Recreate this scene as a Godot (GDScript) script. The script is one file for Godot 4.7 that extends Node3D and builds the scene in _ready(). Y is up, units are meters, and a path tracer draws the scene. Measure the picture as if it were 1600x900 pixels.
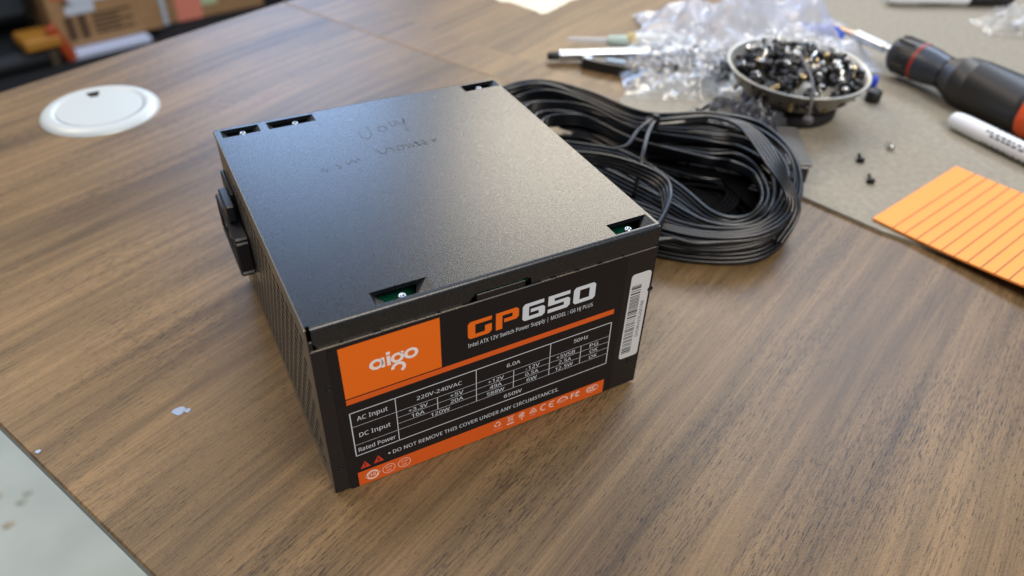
extends Node3D
# Close-up of a power supply on a walnut desk. World: metres, y up, the supply's front lower left corner is the origin.

var used := {}
var rng := RandomNumberGenerator.new()
var font: SystemFont
var font_bold: SystemFont
var text_meshes := {}

# ------------------------------------------------------------------ helpers
func numbered(called: String) -> String:
	if not used.has(called):
		used[called] = 0
		return called
	used[called] += 1
	return "%s_%03d" % [called, used[called]]

func tag(o: Node, label := "", category := "", group := "", kind := "") -> void:
	if label: o.set_meta("label", label)
	if category: o.set_meta("category", category)
	if group: o.set_meta("group", group)
	if kind: o.set_meta("kind", kind)

func thing(called: String, label: String, category: String, at := Vector3.ZERO, turn := 0.0, group := "") -> Node3D:
	var o := Node3D.new()
	o.name = numbered(called)
	add_child(o, true)
	o.position = at
	o.rotation.y = turn
	tag(o, label, category, group)
	return o

func obj(called: String, mesh: Mesh, m: Material, parent: Node = null) -> MeshInstance3D:
	var o := MeshInstance3D.new()
	if parent == null or parent == self:
		o.name = numbered(called)
	else:
		var n := 0
		var nm := called
		while parent.has_node(nm):
			n += 1
			nm = "%s_%03d" % [called, n]
		o.name = nm
	o.mesh = mesh
	o.material_override = m
	(self if parent == null else parent).add_child(o, true)
	return o

func struct(called: String, mesh: Mesh, m: Material) -> MeshInstance3D:
	var o := obj(called, mesh, m)
	o.set_meta("kind", "structure")
	return o

func rgb(r: int, g: int, b: int) -> Color:
	return Color(r / 255.0, g / 255.0, b / 255.0)

func mat(c: Color, rough := 0.6, metal := 0.0, spec := 0.5) -> StandardMaterial3D:
	var m := StandardMaterial3D.new()
	m.albedo_color = c
	m.roughness = rough
	m.metallic = metal
	m.metallic_specular = spec
	return m

func film(c: Color, alpha: float, rough: float) -> StandardMaterial3D:
	var m := mat(Color(c.r, c.g, c.b, alpha), rough)
	m.transparency = BaseMaterial3D.TRANSPARENCY_ALPHA
	return m

func new_st(smooth := false) -> SurfaceTool:
	var st := SurfaceTool.new()
	st.begin(Mesh.PRIMITIVE_TRIANGLES)
	st.set_smooth_group(0 if smooth else -1)
	return st

func done(st: SurfaceTool) -> ArrayMesh:
	st.generate_normals()
	return st.commit()

# a quad given counter-clockwise as seen from outside
func quad(st: SurfaceTool, a: Vector3, b: Vector3, c: Vector3, d: Vector3) -> void:
	for v in [a, c, b, a, d, c]: st.add_vertex(v)

func tri(st: SurfaceTool, a: Vector3, b: Vector3, c: Vector3) -> void:
	for v in [a, c, b]: st.add_vertex(v)

func box(st: SurfaceTool, lo: Vector3, hi: Vector3, r := 0.0, t := Transform3D()) -> void:
	if r <= 0.0: r = minf(minf(hi.x - lo.x, hi.y - lo.y), hi.z - lo.z) * 0.08
	var c := (lo + hi) / 2.0
	var h := (hi - lo) / 2.0
	var P := func(sx, sy, sz, ax):
		var p := Vector3(sx * h.x, sy * h.y, sz * h.z)
		for k in 3:
			if k != ax: p[k] -= [sx, sy, sz][k] * r
		return t * (c + p)
	for ax in 3:
		var b := (ax + 1) % 3
		var d := (ax + 2) % 3
		for s in [-1, 1]:
			var q := []
			for e in [[-1, -1], [1, -1], [1, 1], [-1, 1]]:
				var sg := [0, 0, 0]
				sg[ax] = s
				sg[b] = e[0]
				sg[d] = e[1]
				q.append(P.call(sg[0], sg[1], sg[2], ax))
			if s > 0: quad(st, q[0], q[1], q[2], q[3])
			else: quad(st, q[3], q[2], q[1], q[0])
		# the four bevels along axis ax
		for e in [[-1, -1], [1, -1], [1, 1], [-1, 1]]:
			var g0 := [0, 0, 0]
			var g1 := [0, 0, 0]
			g0[ax] = -1
			g1[ax] = 1
			for g in [g0, g1]:
				g[b] = e[0]
				g[d] = e[1]
			var a0 = P.call(g0[0], g0[1], g0[2], b)
			var a1 = P.call(g1[0], g1[1], g1[2], b)
			var b0 = P.call(g0[0], g0[1], g0[2], d)
			var b1 = P.call(g1[0], g1[1], g1[2], d)
			if e[0] * e[1] > 0: quad(st, a0, b0, b1, a1)
			else: quad(st, a0, a1, b1, b0)
	for sx in [-1, 1]:
		for sy in [-1, 1]:
			for sz in [-1, 1]:
				var p0 = P.call(sx, sy, sz, 0)
				var p1 = P.call(sx, sy, sz, 1)
				var p2 = P.call(sx, sy, sz, 2)
				if sx * sy * sz > 0: tri(st, p0, p1, p2)
				else: tri(st, p0, p2, p1)

func box_mesh(lo: Vector3, hi: Vector3, r := 0.0) -> ArrayMesh:
	var st := new_st()
	box(st, lo, hi, r)
	return done(st)

# outline in the xy plane, counter-clockwise, extruded from z0 to z1 (z1 the front)
func prism(st: SurfaceTool, pts: PackedVector2Array, z0: float, z1: float, t := Transform3D()) -> void:
	if Geometry2D.is_polygon_clockwise(pts): pts.reverse()
	var ix := Geometry2D.triangulate_polygon(pts)
	for k in range(0, ix.size(), 3):
		var a := pts[ix[k]]
		var b := pts[ix[k + 1]]
		var c := pts[ix[k + 2]]
		if (b - a).cross(c - a) < 0:
			var s := b
			b = c
			c = s
		tri(st, t * Vector3(a.x, a.y, z1), t * Vector3(b.x, b.y, z1), t * Vector3(c.x, c.y, z1))
		tri(st, t * Vector3(a.x, a.y, z0), t * Vector3(c.x, c.y, z0), t * Vector3(b.x, b.y, z0))
	for k in pts.size():
		var a := pts[k]
		var b := pts[(k + 1) % pts.size()]
		quad(st, t * Vector3(a.x, a.y, z0), t * Vector3(b.x, b.y, z0), t * Vector3(b.x, b.y, z1), t * Vector3(a.x, a.y, z1))

func round_rect(x0: float, y0: float, x1: float, y1: float, r: float, n := 5) -> PackedVector2Array:
	var p := PackedVector2Array()
	for c in [[x1 - r, y1 - r, 0.0], [x0 + r, y1 - r, 0.5], [x0 + r, y0 + r, 1.0], [x1 - r, y0 + r, 1.5]]:
		for k in n + 1:
			var a: float = (c[2] + 0.5 * k / n) * PI
			p.append(Vector2(c[0] + r * cos(a), c[1] + r * sin(a)))
	return p

# profile of (radius, height) pairs turned round the local y axis
func lathe(st: SurfaceTool, prof: Array, n := 24, t := Transform3D()) -> void:
	for i in prof.size() - 1:
		var p: Vector2 = prof[i]
		var q: Vector2 = prof[i + 1]
		for k in n:
			var a0 := TAU * k / n
			var a1 := TAU * (k + 1) / n
			var A := t * Vector3(p.x * cos(a0), p.y, -p.x * sin(a0))
			var B := t * Vector3(p.x * cos(a1), p.y, -p.x * sin(a1))
			var C := t * Vector3(q.x * cos(a1), q.y, -q.x * sin(a1))
			var D := t * Vector3(q.x * cos(a0), q.y, -q.x * sin(a0))
			if p.x < 1e-7: tri(st, A, C, D)
			elif q.x < 1e-7: tri(st, A, B, C)
			else: quad(st, A, B, C, D)

func lathe_mesh(prof: Array, n := 24, smooth := true, t := Transform3D()) -> ArrayMesh:
	var st := new_st(smooth)
	lathe(st, prof, n, t)
	return done(st)

# profile with its sharp corners kept: each segment is its own strip of faces
func lathe_crisp(prof: Array, n := 24, t := Transform3D()) -> ArrayMesh:
	var st := new_st()
	for i in prof.size() - 1:
		st.set_smooth_group(i + 1)
		lathe(st, [prof[i], prof[i + 1]], n, t)
	return done(st)

func axis_to(from: Vector3, to: Vector3) -> Transform3D:
	var y := (to - from).normalized()
	var x := Vector3.UP.cross(y)
	if x.length() < 1e-4: x = Vector3.RIGHT
	x = x.normalized()
	return Transform3D(Basis(x, y, x.cross(y)), from)

func spline(p: Array, per: int, closed := false) -> PackedVector3Array:
	var out := PackedVector3Array()
	var n := p.size()
	for i in (n if closed else n - 1):
		var a: Vector3 = p[(i - 1 + n) % n] if closed or i > 0 else p[0]
		var b: Vector3 = p[i]
		var c: Vector3 = p[(i + 1) % n]
		var d: Vector3 = p[(i + 2) % n] if closed or i + 2 < n else p[n - 1]
		for k in per:
			out.append(b.cubic_interpolate(c, a, d, float(k) / per))
	if not closed: out.append(p[n - 1])
	return out

func tube(st: SurfaceTool, path: PackedVector3Array, r: float, n := 6, closed := false, ups := PackedVector3Array(), flat := 1.0) -> void:
	var rings := []
	var m := path.size()
	for i in m:
		var tan := path[(i + 1) % m if closed else mini(i + 1, m - 1)] - path[(i - 1 + m) % m if closed else maxi(i - 1, 0)]
		tan = tan.normalized()
		var u := ups[i] if ups.size() else Vector3.UP
		var s := tan.cross(u)
		if s.length() < 1e-4: s = Vector3.RIGHT
		s = s.normalized()
		u = s.cross(tan)
		var ring := []
		for k in n:
			var a := TAU * k / n
			ring.append(path[i] + s * (r * cos(a)) + u * (r * flat * sin(a)))
		rings.append(ring)
	for i in (m if closed else m - 1):
		var A: Array = rings[i]
		var B: Array = rings[(i + 1) % m]
		for k in n:
			var j := (k + 1) % n
			quad(st, A[k], A[j], B[j], B[k])
	if not closed:
		for k in range(1, n - 1):
			tri(st, rings[0][0], rings[0][k + 1], rings[0][k])
			tri(st, rings[m - 1][0], rings[m - 1][k], rings[m - 1][k + 1])

# ------------------------------------------------------------------ textures
func noise(freq: float, octaves: int, s: int, kind := FastNoiseLite.TYPE_SIMPLEX_SMOOTH) -> FastNoiseLite:
	var f := FastNoiseLite.new()
	f.seed = s
	f.noise_type = kind
	f.frequency = freq
	f.fractal_octaves = octaves
	f.fractal_type = FastNoiseLite.FRACTAL_FBM if octaves > 1 else FastNoiseLite.FRACTAL_NONE
	return f

func layer(f: FastNoiseLite, w: int, h: int, size: int) -> PackedByteArray:
	var im := f.get_image(w, h)
	im.convert(Image.FORMAT_L8)
	im.resize(size, size, Image.INTERPOLATE_CUBIC)
	return im.get_data()

func wood_textures() -> Array:
	var N := 2048
	var bands := layer(noise(0.022, 3, 11), 48, 512, N)
	var grain := layer(noise(0.06, 3, 23), 56, 1400, N)
	var fr := noise(0.012, 2, 53)
	fr.fractal_type = FastNoiseLite.FRACTAL_RIDGED
	var veins := layer(fr, 44, 900, N)
	var bend := layer(noise(0.02, 1, 67), 128, 64, N)
	var hash := PackedByteArray()
	hash.resize(65536)
	rng.seed = 99
	for i in 65536: hash[i] = rng.randi() & 255
	var rgb_bytes := PackedByteArray()
	rgb_bytes.resize(N * N * 3)
	var hgt := PackedByteArray()
	hgt.resize(N * N)
	var o := 0
	for y in N:
		for x in N:
			var i := y * N + x
			var yy := clampi(y + ((bend[i] - 128) >> 3), 0, N - 1)
			var j := yy * N + x
			var g := hash[(x * 31 + y * 7919 + (x * y >> 3)) & 65535]
			var t := 0.30 + (bands[j] - 128) * 0.0025 + (grain[j] - 128) * 0.0024
			var v := veins[j] - 196
			if v > 0: t += v * 0.0044
			t += (g - 128) * 0.0008
			t = clampf(t, 0.0, 1.0)
			rgb_bytes[o] = int(135.0 - 60.0 * t)
			rgb_bytes[o + 1] = int(109.0 - 50.0 * t)
			rgb_bytes[o + 2] = int(74.0 - 36.0 * t)
			o += 3
			hgt[i] = clampi(128 + ((g - 128) >> 1), 0, 255)
	var a := Image.create_from_data(N, N, false, Image.FORMAT_RGB8, rgb_bytes)
	var b := Image.create_from_data(N, N, false, Image.FORMAT_L8, hgt)
	return [ImageTexture.create_from_image(a), ImageTexture.create_from_image(b), ImageTexture.create_from_image(pore_texture(N))]

# fine dark pores and fibres, laid over the broad grain at a scale of its own
func seamless_layer(f: FastNoiseLite, w: int, h: int, size: int) -> PackedByteArray:
	var im := f.get_seamless_image(w, h)
	im.convert(Image.FORMAT_L8)
	im.resize(size, size, Image.INTERPOLATE_CUBIC)
	return im.get_data()

func pore_texture(N: int) -> Image:
	var pores := seamless_layer(noise(0.30, 2, 37), 200, 2048, N)
	var long_pores := seamless_layer(noise(0.22, 2, 38), 64, 1536, N)
	var fibre := seamless_layer(noise(0.20, 2, 39), 40, 1700, N)
	var dense := seamless_layer(noise(0.03, 2, 41), 96, 256, N)
	var o := PackedByteArray()
	o.resize(N * N * 3)
	for i in N * N:
		var d := (fibre[i] - 128) * 0.0011
		var w := dense[i]
		var p := pores[i] - 206 + (w >> 2)
		if p > 0: d += minf(p * 0.011, 0.34)
		p = long_pores[i] - 214 + (w >> 3)
		if p > 0: d += minf(p * 0.008, 0.26)
		var v := clampf(0.965 - d, 0.3, 1.0) * 255.0
		o[i * 3] = int(v)
		o[i * 3 + 1] = int(v)
		o[i * 3 + 2] = int(minf(v * 1.01, 255.0))
	return Image.create_from_data(N, N, false, Image.FORMAT_RGB8, o)

func grit_texture(N: int, s: int, soft: int, lo := 0.0, hi := 1.0) -> ImageTexture:
	rng.seed = s
	var b := PackedByteArray()
	b.resize(N * N)
	for i in N * N: b[i] = int(lerpf(lo, hi, rng.randf()) * 255.0)
	var im := Image.create_from_data(N, N, false, Image.FORMAT_L8, b)
	if soft > 1:
		im.resize(N / soft, N / soft, Image.INTERPOLATE_LANCZOS)
		im.resize(N, N, Image.INTERPOLATE_CUBIC)
	return ImageTexture.create_from_image(im)

func speckle(N: int, s: int, tones: Array) -> ImageTexture:
	rng.seed = s
	var o := PackedByteArray()
	o.resize(N * N * 3)
	for i in N * N:
		var c: Color = tones[int(pow(rng.randf(), 1.6) * tones.size())]
		o[i * 3] = int(c.r * 255)
		o[i * 3 + 1] = int(c.g * 255)
		o[i * 3 + 2] = int(c.b * 255)
	return ImageTexture.create_from_image(Image.create_from_data(N, N, false, Image.FORMAT_RGB8, o))

func mottle(size: int, f: FastNoiseLite, a: Color, b: Color) -> ImageTexture:
	var im := f.get_seamless_image(size, size)
	im.convert(Image.FORMAT_L8)
	var d := im.get_data()
	var o := PackedByteArray()
	o.resize(size * size * 3)
	for i in size * size:
		var c := a.lerp(b, d[i] / 255.0)
		o[i * 3] = int(c.r * 255)
		o[i * 3 + 1] = int(c.g * 255)
		o[i * 3 + 2] = int(c.b * 255)
	return ImageTexture.create_from_image(Image.create_from_data(size, size, false, Image.FORMAT_RGB8, o))

func tri_mapped(m: StandardMaterial3D, per_metre: float, height: Texture2D = null, cm := 0.0, world := false) -> StandardMaterial3D:
	m.uv1_triplanar = true
	m.uv1_world_triplanar = world
	m.uv1_scale = Vector3.ONE * per_metre
	if height:
		m.heightmap_enabled = true
		m.heightmap_texture = height
		m.heightmap_scale = cm
	return m

# ------------------------------------------------------------------ flat print, in millimetres on a label's own plane
class Ink:
	var st := SurfaceTool.new()
	var z := 0.0
	func _init(level: float) -> void:
		st.begin(Mesh.PRIMITIVE_TRIANGLES)
		z = level
	func t3(a: Vector2, b: Vector2, c: Vector2) -> void:
		if (b - a).cross(c - a) > 0:
			var s := b
			b = c
			c = s
		for v in [a, b, c]:
			st.set_normal(Vector3.BACK)
			st.add_vertex(Vector3(v.x * 0.001, v.y * 0.001, z))
	func q4(a: Vector2, b: Vector2, c: Vector2, d: Vector2) -> void:
		t3(a, b, c)
		t3(a, c, d)
	func rect(x0: float, y0: float, x1: float, y1: float) -> void:
		q4(Vector2(x0, y0), Vector2(x1, y0), Vector2(x1, y1), Vector2(x0, y1))
	func poly(p: PackedVector2Array) -> void:
		var ix := Geometry2D.triangulate_polygon(p)
		for k in range(0, ix.size(), 3): t3(p[ix[k]], p[ix[k + 1]], p[ix[k + 2]])
	func ring(c: Vector2, r0: float, r1: float, a0 := 0.0, a1 := 360.0, sx := 1.0, sy := 1.0, n := 36) -> void:
		for k in n:
			var a := deg_to_rad(lerpf(a0, a1, float(k) / n))
			var b := deg_to_rad(lerpf(a0, a1, float(k + 1) / n))
			var ca := Vector2(cos(a) * sx, sin(a) * sy)
			var cb := Vector2(cos(b) * sx, sin(b) * sy)
			q4(c + ca * r0, c + ca * r1, c + cb * r1, c + cb * r0)
	func stroke(p: Array, w: float) -> void:
		for k in p.size() - 1:
			var a: Vector2 = p[k]
			var b: Vector2 = p[k + 1]
			var n := (b - a).normalized().orthogonal() * (w / 2)
			q4(a - n, b - n, b + n, a + n)
			if k > 0: ring(a, 0.0, w / 2, 0, 360, 1, 1, 8)
	func mesh() -> ArrayMesh:
		return st.commit()

# text with its left end (align 0), middle (1) at x and its baseline at y; cap = height of a capital; width = 0 or the width to fit
func write(ink: Ink, what: String, x: float, y: float, cap: float, align := 0, width := 0.0, bold := false, turn := 0.0) -> void:
	var key := what + ("b" if bold else "")
	if not text_meshes.has(key):
		var m := TextMesh.new()
		m.font = font_bold if bold else font
		m.font_size = 48
		m.pixel_size = 1.0 / 48
		m.depth = 0.0
		m.curve_step = 1.0
		m.text = what
		m.horizontal_alignment = HORIZONTAL_ALIGNMENT_LEFT
		text_meshes[key] = m
	var m: TextMesh = text_meshes[key]
	if not text_meshes.has("H#"):
		var h := TextMesh.new()
		h.font = font
		h.font_size = 48
		h.pixel_size = 1.0 / 48
		h.depth = 0.0
		h.text = "H"
		text_meshes["H#"] = h
	var hb: AABB = text_meshes["H#"].get_aabb()
	var ab := m.get_aabb()
	var sy := cap / hb.size.y
	var sx := width / ab.size.x if width > 0 else sy
	var w := ab.size.x * sx
	var b := Basis(Vector3(sx, 0, 0), Vector3(0, sy, 0), Vector3(0, 0, 1)).rotated(Vector3.BACK, turn).scaled(Vector3.ONE * 0.001)
	var o := Vector3(x, y, 0) + Basis(Vector3.BACK, turn) * Vector3(-ab.position.x * sx - (w / 2 if align == 1 else 0.0), -hb.position.y * sy, 0)
	var place := Transform3D(b, o * 0.001 + Vector3(0, 0, ink.z))
	for k in m.get_surface_count():
		var arr := m.surface_get_arrays(k)
		var vs: PackedVector3Array = arr[Mesh.ARRAY_VERTEX]
		var ix: PackedInt32Array = arr[Mesh.ARRAY_INDEX] if arr[Mesh.ARRAY_INDEX] != null else PackedInt32Array(range(vs.size()))
		for i in ix:
			ink.st.set_normal(Vector3.BACK)
			ink.st.add_vertex(place * vs[i])

# ------------------------------------------------------------------ the scene
func _ready() -> void:
	# camera: the photograph's own place and lens, with the small depth of field of a close-up
	var cam := Camera3D.new()
	cam.name = "camera"
	add_child(cam)
	var lens := CameraAttributesPhysical.new()
	lens.frustum_focal_length = 12.0 / (450.0 / 1189.0)
	lens.frustum_near = 0.01
	lens.frustum_far = 30.0
	lens.frustum_focus_distance = 0.296
	lens.exposure_aperture = lens.frustum_focal_length / 3.5
	cam.attributes = lens
	cam.transform = Transform3D(Basis(Vector3(0.88656, 0.03065, 0.46161), Vector3(0.27117, 0.77399, -0.57219), Vector3(-0.37482, 0.63245, 0.67788)).orthonormalized(), Vector3(-0.02866, 0.25204, 0.18636))
	cam.current = true
	var env := Environment.new()
	env.background_mode = Environment.BG_COLOR
	env.background_color = rgb(124, 133, 146)
	env.tonemap_mode = Environment.TONE_MAPPER_LINEAR
	env.tonemap_exposure = 1.0
	env.sdfgi_enabled = true
	env.ssao_enabled = true
	env.ssil_enabled = true
	var we := WorldEnvironment.new()
	we.name = "environment"
	we.environment = env
	add_child(we)
	# the room's lights: ceiling panels ahead right and left, a window straight ahead, a panel to the right
	lamp("ceiling_panel_ahead", 38, 32, 2.2, Vector2(0.95, 0.6), rgb(255, 243, 222), 2.1)
	lamp("ceiling_panel_left", -38, 47, 2.0, Vector2(0.9, 0.6), rgb(255, 234, 208), 1.6)
	lamp("window_ahead", 9, 23, 2.6, Vector2(0.75, 0.8), rgb(172, 206, 255), 1.8)
	lamp("ceiling_panel_right", 66, 40, 2.2, Vector2(0.8, 0.6), rgb(206, 226, 255), 2.0)
	lamp("ceiling_panel_behind", 172, 50, 2.0, Vector2(1.0, 0.7), rgb(255, 244, 232), 3.3)
	lamp("ceiling_panel_overhead", 20, 78, 2.0, Vector2(1.3, 1.0), rgb(204, 224, 255), 1.1)

	font = SystemFont.new()
	font.font_names = PackedStringArray(["Droid Sans"])
	font_bold = SystemFont.new()
	font_bold.font_names = PackedStringArray(["Droid Sans"])
	font_bold.font_weight = 700

	build_room()
	build_desks()
	build_mat()
	build_supply()
	build_cables()
	build_dish()
	build_bags()
	build_tools()
	build_notes()
	build_boxes()

func lamp(called: String, az: float, elev: float, dist: float, size: Vector2, c: Color, energy: float) -> void:
	var l := AreaLight3D.new()
	l.name = called
	l.area_size = size
	l.light_color = c
	l.light_energy = energy
	l.area_range = 8.0
	l.shadow_enabled = true
	var a := deg_to_rad(az)
	var e := deg_to_rad(elev)
	var d := Vector3(sin(a) * cos(e), sin(e), -cos(a) * cos(e))
	add_child(l)
	var target := Vector3(0.12, 0.03, -0.12)
	l.transform = Transform3D(Basis.looking_at(-d), target + d * dist)

func build_room() -> void:
	var fm := mat(Color.WHITE, 0.45)
	var f := noise(0.012, 4, 5)
	fm.albedo_texture = mottle(512, f, rgb(166, 172, 163), rgb(182, 188, 178))
	tri_mapped(fm, 1.1)
	var st := new_st()
	quad(st, Vector3(-6, -0.73, 4), Vector3(8, -0.73, 4), Vector3(8, -0.73, -8), Vector3(-6, -0.73, -8))
	struct("floor", done(st), fm)
	# brown specks spilt on the floor by the desk
	rng.seed = 5
	for i in 4:
		var p := Vector3(-0.36 + i * 0.014 + rng.randf_range(-0.05, 0.03), -0.7297, -0.80 + i * 0.028 + rng.randf_range(-0.06, 0.06))
		var r := 0.003 + rng.randf() * 0.006
		var prof := [Vector2(r, 0), Vector2(r * 0.7, r * 0.25), Vector2(0, r * 0.3)]
		var o := obj("floor_fleck", lathe_mesh(prof, 9), mat([rgb(166, 152, 128), rgb(150, 154, 144), rgb(160, 160, 148)][i % 3], 0.7))
		o.position = p
		o.scale = Vector3(1.0, 1.0, 0.6 + rng.randf() * 0.4)
		tag(o, "small fleck of dirt lying on the pale floor", "fleck", "flecks on the floor")

const GRAIN := 0.44157  # 25.3 degrees

func build_desks() -> void:
	var tx := wood_textures()
	var wm := mat(Color.WHITE, 0.42)
	wm.albedo_texture = tx[0]
	wm.heightmap_enabled = true
	wm.heightmap_texture = tx[1]
	wm.heightmap_scale = 0.012
	wm.detail_enabled = true
	wm.detail_albedo = tx[2]
	wm.detail_blend_mode = BaseMaterial3D.BLEND_MODE_MUL
	wm.detail_uv_layer = BaseMaterial3D.DETAIL_UV_2
	wm.metallic_specular = 0.42
	var edge := mat(rgb(122, 124, 116), 0.5)
	var light_edge := mat(rgb(150, 126, 98), 0.45)
	var steel := mat(rgb(60, 62, 64), 0.4, 0.6)
	for d in [["walnut desk with grey edge carrying the black power supply", -0.063, 0.3462, 0.0], ["walnut desk beyond the seam carrying the grey work mat", 0.3479, 1.45, 0.31]]:
		var t := thing("desk", d[0], "desk", Vector3.ZERO, GRAIN)
		var u0: float = d[1]
		var u1: float = d[2]
		var st := new_st()
		var v0 := -0.4495
		var v1 := 0.42
		var b := 0.0008
		var put := func(p: Array):
			for k in [0, 2, 1, 0, 3, 2]:
				st.set_uv(Vector2((p[k].x + d[3] + 0.1) / 0.8, (p[k].z + 0.46 + d[3] * 0.4) / 0.8))
				st.set_uv2(Vector2((p[k].x + d[3]) / 0.42, (p[k].z + 0.1) / 0.42))
				st.add_vertex(p[k])
		var T := [Vector3(u0 + b, 0, v1 - b), Vector3(u1 - b, 0, v1 - b), Vector3(u1 - b, 0, v0 + b), Vector3(u0 + b, 0, v0 + b)]
		var E := [Vector3(u0, -b, v1), Vector3(u1, -b, v1), Vector3(u1, -b, v0), Vector3(u0, -b, v0)]
		put.call(T)
		for k in 4: put.call([E[k], E[(k + 1) % 4], T[(k + 1) % 4], T[k]])
		obj("tabletop", done(st), wm, t)
		var se := new_st()
		box(se, Vector3(u0, -0.008, v0), Vector3(u1, -b - 0.00005, v1), 0.0006)
		obj("edge_band", done(se), edge, t)
		if u0 > 0:
			obj("seam_strip", box_mesh(Vector3(0.3463, -0.006, v0), Vector3(0.3478, 0.0002, v1), 0.0002), light_edge, t)
		for lu in ([u0 + 0.19, u1 - 0.02] if u0 < 0 else [u0 + 0.03, u1 - 0.05]):
			for lv in [v0 + 0.06, v1 - 0.06]:
				obj("leg", box_mesh(Vector3(lu - 0.02, -0.73, lv - 0.02), Vector3(lu + 0.02, -0.0085, lv + 0.02), 0.002), steel, t)
	# white cable grommet let into the desk, with its finger notch
	var g := thing("cable_grommet", "round white plastic cable grommet with a finger notch in the desk", "cable grommet", Vector3(-0.0505, 0, -0.3835), GRAIN)
	var wp := mat(rgb(186, 193, 193), 0.3)
	obj("rim", lathe_mesh([Vector2(0.0285, 0.0026), Vector2(0.0295, 0.0034), Vector2(0.0325, 0.0036), Vector2(0.0365, 0.0028), Vector2(0.0385, 0.0012), Vector2(0.0392, 0.0001)], 72), wp, g)
	var cap_shape := PackedVector2Array()
	for k in 73:
		var a := TAU * k / 72.0 + 0.09
		if absf(wrapf(a - 1.22, -PI, PI)) < 0.11: continue
		cap_shape.append(Vector2(cos(a), sin(a)) * 0.0282)
		if absf(wrapf(a - 1.05, -PI, PI)) < 0.04:
			cap_shape.append(Vector2(cos(1.09), sin(1.09)) * 0.0185)
			cap_shape.append(Vector2(cos(1.37), sin(1.37)) * 0.0185)
	var sc := new_st()
	prism(sc, cap_shape, 0.0004, 0.0031, Transform3D(Basis(Vector3.RIGHT, -PI / 2), Vector3.ZERO))
	obj("cap", done(sc), wp, g)
	obj("well", lathe_mesh([Vector2(0.0283, 0.0006), Vector2(0, 0.0006)], 36), mat(rgb(90, 90, 84), 0.7), g)
	# chips of pale blue paint
	for p in [[Vector3(-0.0473, 0, -0.0707), 0.0030, "larger pale blue paint chip stuck to the desk left of the supply"], [Vector3(-0.0440, 0, -0.0695), 0.0015, "smaller pale blue paint chip beside the larger chip"], [Vector3(-0.1012, 0, -0.073), 0.0012, "tiny pale paint speck at the desk's left edge"]]:
		rng.seed = 7
		var out := PackedVector2Array()
		for k in 11:
			var a := TAU * k / 11
			out.append(Vector2(cos(a), sin(a) * 0.75) * p[1] * (0.75 + rng.randf() * 0.4))
		var sp := new_st()
		prism(sp, out, 0.0, 0.0003, Transform3D(Basis(Vector3.RIGHT, -PI / 2), p[0]))
		tag(obj("paint_chip", done(sp), mat(rgb(150, 166, 190), 0.5)), p[2], "paint chip")

func build_mat() -> void:
	var m := mat(Color.WHITE, 0.75)
	m.albedo_texture = mottle(512, noise(0.035, 5, 77), rgb(128, 121, 106), rgb(150, 143, 127))
	tri_mapped(m, 9.0, grit_texture(256, 4, 2), 0.02)
	var st := new_st()
	var p := PackedVector2Array([Vector2(0.300, 0.2480), Vector2(0.2945, 0.2455), Vector2(0.2935, 0.2395), Vector2(0.3250, 0.0835), Vector2(0.3402, 0.0358), Vector2(0.390, -0.060), Vector2(0.95, -0.17), Vector2(0.95, 0.57)])
	prism(st, p, 0.0001, 0.0022, Transform3D(Basis(Vector3.RIGHT, -PI / 2), Vector3.ZERO))
	tag(obj("work_mat", done(st), m), "grey beige work mat spread on the right of the desk", "work mat")

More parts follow.
